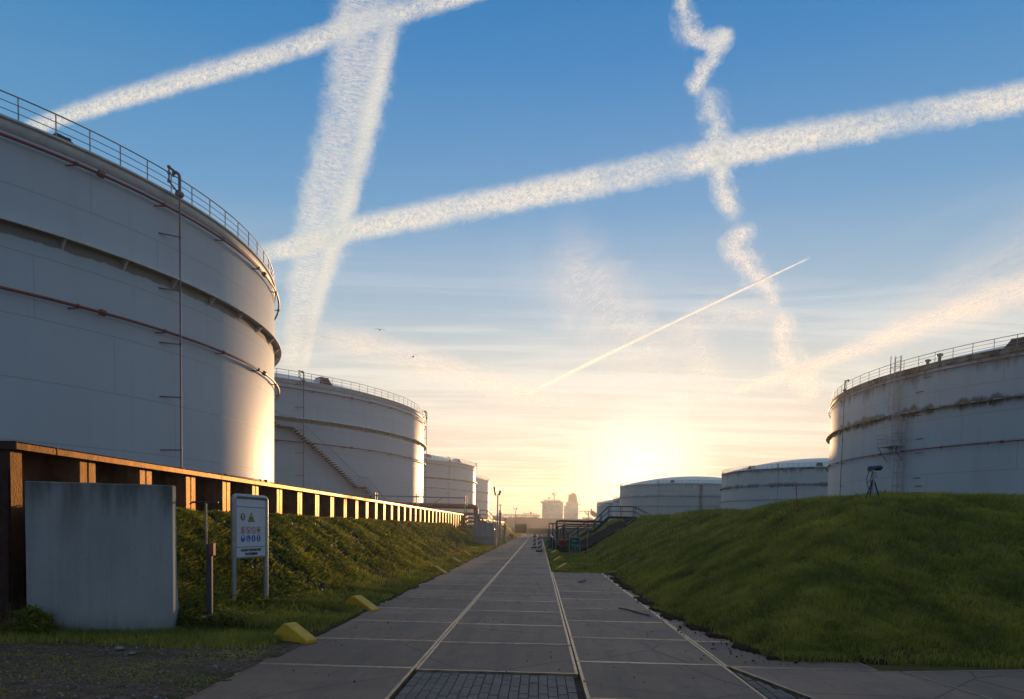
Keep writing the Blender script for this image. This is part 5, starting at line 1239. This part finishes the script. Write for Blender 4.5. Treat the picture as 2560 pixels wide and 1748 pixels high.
contrail('faint arched veil crossing the thin straight contrail', [(1495, 775, 26), (1560, 738, 50), (1640, 715, 62), (1720, 715, 55), (1800, 735, 26)], (8480, 8500), 11, dens=.34, tint=(.80, .90, 1.0), edge=.62, fade=.30, fiber=(.6, 2.4), cells=2.2, ampl=.3, rag=.5)

# ------------------------------------------------------------------ vegetation
def blades(name, X, Y, Z, h, w_, mat, lean=.35, label=None, leaf=False):
    n = len(X); a = rng.uniform(0, 2*np.pi, n); la = rng.uniform(0, 2*np.pi, n); l = lean*rng.random(n)*h
    dx, dy = np.cos(a)*w_/2, np.sin(a)*w_/2
    b0 = np.stack([X-dx, Y-dy, Z-.01], -1); b1 = np.stack([X+dx, Y+dy, Z-.01], -1)
    mx_ = np.stack([X+np.cos(la)*l*.45, Y+np.sin(la)*l*.45, Z+h*.6], -1); tp_ = np.stack([X+np.cos(la)*l*1.3, Y+np.sin(la)*l*1.3, Z+h], -1)
    m0 = mx_-np.stack([dx, dy, 0*dx], -1)*(.9 if leaf else .7); m1 = mx_+np.stack([dx, dy, 0*dx], -1)*(.9 if leaf else .7)
    V = np.concatenate([b0, b1, m1, m0, tp_], 0); i = np.arange(n)
    F = np.concatenate([np.stack([i, i+n, i+2*n], -1), np.stack([i, i+2*n, i+3*n], -1), np.stack([i+3*n, i+2*n, i+4*n], -1)], 0)
    tone = np.clip(.65*rng.random(n)+1.1*(fbm(X*1.5+3, Y*1.5+8)-.40), 0, 1); tone = np.tile(tone, 5)
    o = np_mesh(name, V, F, mat, tone)
    if label: tag(o, label, 'grass' if 'grass' in name else 'weeds')
    return o
def scatter(x0, x1, y0, y1, dens, keep=None, cap=None):
    # density falls with distance so the ground keeps the same screen density
    n = int((x1-x0)*(y1-y0)*dens); X = rng.uniform(x0, x1, n); Y = rng.uniform(y0, y1, n)
    if keep is not None: k = keep(X, Y); X, Y = X[k], Y[k]
    return X, Y
# right embankment
XX, YY = [], []
for y0, y1, d in ((9.0, 13, 2300), (13, 18, 1400), (18, 26, 640), (26, 40, 230), (40, 66, 90), (66, 110, 35)):
    x, y = scatter(2.4, 11.5, y0, y1, d); XX.append(x); YY.append(y)
x, y = scatter(11.5, 24, 9.0, 17.5, 500); XX.append(x); YY.append(y)
X = np.concatenate(XX); Y = np.concatenate(YY)
def soil_r(X, Y):      # bare earth ramp below the stairs and the muddy toe
    e = fbm(X*1.1, Y*1.1)
    ramp = (np.abs(Y-(55+ (X-3)*1.6)) < 6.0+3*(e-.5)) & (X > 1.4) & (X < 7.6+2*(e-.5))
    return ramp
edge_r = toe_r(Y)-.10+.55*(fbm(X*1.7, Y*1.7)-.5)
near_toe = (Y-9.62+.10*(fbm(X*1.3, Y*1.3)-.5))
k = (X > edge_r) & (near_toe > 0) & ~soil_r(X, Y)
pat = fbm(X*2.2, Y*2.2); k &= rng.random(len(X)) < np.clip((pat-.20)*5, .45, 1)
bare = (fbm(X*.55+31, Y*.55+12) > .60) & (rng.random(len(X)) < .75); k &= ~bare
X, Y = X[k], Y[k]
TX, TY = [], []
for y0_, y1_, n_ in ((9.7, 13, 900), (13, 18, 900), (18, 28, 900)):
    tx_, ty_ = rng.uniform(2.8, 12, n_), rng.uniform(y0_, y1_, n_); kk = tx_ > toe_r(ty_)+.1; tx_, ty_ = tx_[kk], ty_[kk]
    TX.append(np.repeat(tx_, 46)+rng.normal(0, .045, len(tx_)*46)); TY.append(np.repeat(ty_, 46)+rng.normal(0, .045, len(ty_)*46))
TX, TY = np.concatenate(TX), np.concatenate(TY)
blades('embankment_grass', TX, TY, h_right(TX, TY), .06+.10*rng.random(len(TX)), .008+.0006*np.hypot(TX, TY), 'grass_blade', lean=1.3, label='longer arching grass tufts standing out of the right embankment')
Z = np.where(X < 19.9, h_right(X, Y), 2.6*sst(9.7, 16.3, Y)*(1-sst(18, 23, Y)))
Dd = np.sqrt(X*X+Y*Y); cl = fbm(X*2.3+9, Y*2.3)
hh = .02+(.04+.10*rng.random(len(X)))*(.30+2.3*np.clip(cl-.25, 0, 1)**1.3)*(1+Dd/60)
blades('embankment_grass', X, Y, Z, hh, .006+.00075*Dd, 'grass_blade', lean=.9, label='dense green grass covering the right embankment')
# verge between road and right embankment beyond the slab apron
X, Y = scatter(.55, 3.4, 27.2, 60, 260); k = (X > .62+.25*(fbm(X*2, Y)-.5)) & ~(soil_r(X, Y) & (Y > 46)) & (rng.random(len(X)) < np.clip(1.4-Y/60, .3, 1))
X, Y = X[k], Y[k]; blades('verge_grass', X, Y, 0*X-.05, .06+.10*rng.random(len(X)), .012+.0006*Y, 'grass_blade', lean=.8, label='flat grass verge right of the road behind the slab apron')
# soil ramp
def h_soil(X, Y): return h_right(X, Y)+.10+.25*fbm(X*.9, Y*.9)*sst(1.4, 4, X)
so2 = grid_obj('soil_ramp', np.arange(1.2, 8.4, .2), np.arange(45, 68, .3), lambda X, Y: np.where(soil_r(X, Y), np.maximum(h_right(X, Y), -.03)+.10+.2*fbm(X*.9, Y*.9), -.3), 'soil')
# mud strip at the toe of the right embankment
grid_obj('mud_strip', np.arange(2.3, 5.4, .06), np.arange(9.2, 27.5, .1),
         lambda X, Y: np.where((X > toe_r(Y)-.28+.75*(fbm(X*2.3, Y*2.3)-.5)) & (Y > 9.60) & ((Y > 10.1) | (X < 4.9)), .012+.03*fbm(X*6, Y*6), -.14), 'soil')
# left slope: leafy ground cover
XX, YY = [], []
for y0, y1, d in ((10.8, 14, 1700), (14, 20, 1000), (20, 32, 420), (32, 60, 150)):
    x, y = scatter(-8.1, -3.5, y0, y1, d); XX.append(x); YY.append(y)
X = np.concatenate(XX); Y = np.concatenate(YY)
k = (X < -3.50+.32*(fbm(X*1.8, Y*1.8)-.5)); pat = fbm(X*1.5+4, Y*1.5); k &= rng.random(len(X)) < np.clip((pat-.33)*6, .12, 1)
X, Y = X[k], Y[k]; Z = h_left(X, Y); flat = sst(-5.6, -4.6, X); n = len(X)
Dd = np.sqrt(X*X+Y*Y)
g_ = rng.random(n) < flat*.95+.05
cl = fbm(X*2.4, Y*2.4)
blades('verge_grass', X[g_], Y[g_], Z[g_], (.05+.10*rng.random(g_.sum()))*(.5+cl[g_]), .008+.0007*Dd[g_], 'grass_blade', lean=.9, label='short grass verge between the left slope and the road')
l_ = ~g_; hz = rng.random(l_.sum())
blades('ground_cover', X[l_], Y[l_], Z[l_]+.14*hz*cl[l_], .05+.06*rng.random(l_.sum()), .035+.0011*Dd[l_], 'weed_leaf', lean=2.2, leaf=True, label='leafy ground cover with bare patches on the left slope')
# grass at the far embankments
X, Y = scatter(-8.1, -3.4, 62, 150, 45); Z = h_far(X, Y); blades('far_grass', X, Y, Z, .12+.12*rng.random(len(X)), .05+0*X, 'grass_blade', lean=.8, label='grass on the far left embankment beyond the culvert')
# grass around the block and tufts on the gravel
X, Y = scatter(-12, -3.7, 8.3, 10.9, 1800)
d_ = Y-(9.35+.9*(fbm(X*.8, Y*.8)-.5)); k = (rng.random(len(X)) < np.clip(d_*2.5, 0, .95)) & (X < -3.8+.3*(fbm(X*2, Y*2)-.5)); X, Y = X[k], Y[k]
behind = Y > 10.0
hh = (.04+.09*rng.random(len(X)))*(.6+.8*fbm(X*2, Y*2))+.16*sst(-7.3, -9.2, X)*rng.random(len(X))
blades('yard_grass', X, Y, 0*X+.0, hh, .012+0*X, 'grass_blade', lean=.7, label='grass strip at the foot of the concrete block')
X, Y = scatter(-12.5, -3.4, 4.5, 9.4, 900); mo = fbm(X*.55+2, Y*1.7+1); k = (mo > .53) & (rng.random(len(X)) < .8) & (X < -3.6+0*Y); X, Y = X[k], Y[k]
blades('moss_patch', X, Y, 0*X-.005, .012+.03*rng.random(len(X)), .014+0*X, 'grass_blade', lean=1.2, label='patchy moss and short grass on the gravel yard')
X, Y = scatter(-11.5, -7.6, 9.5, 10.4, 260); blades('dry_reed', X, Y, 0*X, .25+.45*rng.random(len(X)), .006+0*X, 'reed_blade', lean=.5, label='dry straw coloured grass stalks in front of the brown sheet piles')
X, Y = scatter(-7.6, -5.9, 9.9, 10.15, 110); blades('dry_reed', X, Y, 0*X, .15+.3*rng.random(len(X)), .005+0*X, 'reed_blade', lean=.5, label='sparse dry stalks against the concrete block')
# weeds right beside the block
for cx_, cy_, r_, lb in ((-7.6, 10.0, .30, 'dark leafy bush at the left foot of the concrete block'), (-5.15, 10.9, .35, 'leafy weed clump between the concrete block and the grey post')):
    n = 1500; a_ = rng.uniform(0, 6.283, n); r2 = r_*np.sqrt(rng.random(n)); X = cx_+r2*np.cos(a_)*1.3; Y = cy_+r2*np.sin(a_)*.7; Z = (.42 if cx_ < -6 else .25)*rng.random(n)*(1-(r2/r_)**2)
    o = blades('weed_bush', X, Y, Z, .05+.05*rng.random(n), .05+0*X, 'weed_leaf', lean=2.0, leaf=True); tag(o, lb, 'bush'); del o['kind']
for cx_, cy_, r_, hb, lb in ((1.75, 52, .55, .8, 'yellow green bush beside the tubular barrier'), (2.3, 54.5, .5, .9, 'bushy weed behind the hydrant'), (1.3, 56, .5, .7, 'low bush at the valves behind the near beacon')):
    n = 700; a_ = rng.uniform(0, 6.283, n); r2 = r_*np.sqrt(rng.random(n)); X = cx_+r2*np.cos(a_); Y = cy_+r2*np.sin(a_); Z = hb*rng.random(n)*(1-(r2/r_)**2)
    o = blades('weed_bush', X, Y, Z, .10+.06*rng.random(n), .11+0*X, 'weed_leaf', lean=2.0, leaf=True); tag(o, lb, 'bush'); del o['kind']
# pebbles on the gravel, and two larger stones
def stones(name, X, Y, Z, S, mat, label):
    base = np.array([(1, 0, 0), (-1, 0, 0), (0, 1, 0), (0, -1, 0), (0, 0, .7), (0, 0, -.7)], float); fs = np.array([(0, 2, 4), (2, 1, 4), (1, 3, 4), (3, 0, 4), (2, 0, 5), (1, 2, 5), (3, 1, 5), (0, 3, 5)])
    n = len(X); a = rng.uniform(0, 6.28, n); c, s_ = np.cos(a), np.sin(a); V = base[None]*S[:, None, None]*rng.uniform(.6, 1.3, (n, 6, 1))
    V = np.stack([V[..., 0]*c[:, None]-V[..., 1]*s_[:, None]+X[:, None], V[..., 0]*s_[:, None]+V[..., 1]*c[:, None]+Y[:, None], V[..., 2]+Z[:, None]], -1).reshape(-1, 3)
    F = (fs[None]+6*np.arange(n)[:, None, None]).reshape(-1, 3); tag(np_mesh(name, V, F, mat), label, 'stones')
X, Y = scatter(-11, -2.9, 4.2, 9.6, 60); k = X < -3.5+0*Y; X, Y = X[k], Y[k]
stones('pebbles', X, Y, 0*X+.005, .008+.022*rng.random(len(X))**3, 'pebble', 'loose pebbles scattered over the gravel yard')
X, Y = scatter(2.4, 4.2, 9.3, 27, 26); k = np.abs(X-toe_r(Y)+.3) < .45; X, Y = X[k], Y[k]
stones('crumbs', X, Y, 0*X+.01, .010+.02*rng.random(len(X))**2, 'soil', 'crumbs of earth along the right edge of the slabs')
X, Y = scatter(-3.6, 2.5, 7.5, 30, 3.0)
stones('crumbs', X, Y, 0*X+.004, .006+.014*rng.random(len(X))**2, 'soil', 'small dirt crumbs lying on the road slabs')
for px, py, s_, lb in ((271, 1472, .075, 'pale flat stone in the grass below the concrete block, the larger'), (299, 1483, .055, 'small grey stone beside the larger pale one')):
    p = at_z(px, py, .02); m = MB(); m.lathe([(.001, -.3), (.8, -.2), (1, .05), (.75, .35), (.35, .5), (.001, .52)], n=14)
    m.v = [(x_*s_*(1+.15*math.sin(5*y_)), y_*s_*.7*(1+.2*math.cos(4*x_)), z_*s_*.9) for x_, y_, z_ in m.v]; tag(m.build('stone', 'pebble', None, p), lb, 'stone', 'stones by the concrete block')
# stick on the slabs, tuft in a joint
p0, p1, p2 = at_z(1403, 1380, .02), at_z(1440, 1388, .025), at_z(1478, 1399, .02)
m = MB(); m.tube([p0, p0.lerp(p1, .5)+Vector((0, 0, .01)), p1, p1.lerp(p2, .5), p2], [.012, .016, .016, .013, .008], 6); m.tube([p1.lerp(p2, .5), p2+Vector((-.02, .14, .02))], .006, 5)
tag(m.build('stick', 'stick'), 'dark thin fallen stick lying across the right slabs', 'stick')
X, Y = [], []
for px, py in ((1326, 1320), (1318, 1323), (1480, 1462)):
    p = at_z(px, py, 0)
    X.append(p.x+rng.normal(0, .05, 50)); Y.append(p.y+rng.normal(0, .04, 50))
X = np.concatenate(X[:2]); Y = np.concatenate(Y[:2]); blades('joint_tuft', X, Y, 0*X, .03+.05*rng.random(len(X)), .012+0*X, 'weed_leaf', lean=1.0, label='small weed tuft growing in a slab joint')

# ------------------------------------------------------------------ haze
hz = MB(); hz.box((0, 330, 14.4), (460, 820, 31.2)); m, t, b, out = new_mat('haze'); t.n.remove(b)
pvn = t.node('ShaderNodeVolumePrincipled'); pvn.inputs['Color'].default_value = (.52, .55, .58, 1); pvn.inputs['Absorption Color'].default_value = (1, .80, .20, 1); pvn.inputs['Density'].default_value = .0011; pvn.inputs['Anisotropy'].default_value = .60
t.l.new(pvn.outputs[0], out.inputs['Volume']); MATS['haze'] = m
tag(hz.build('haze', 'haze'), kind='stuff')
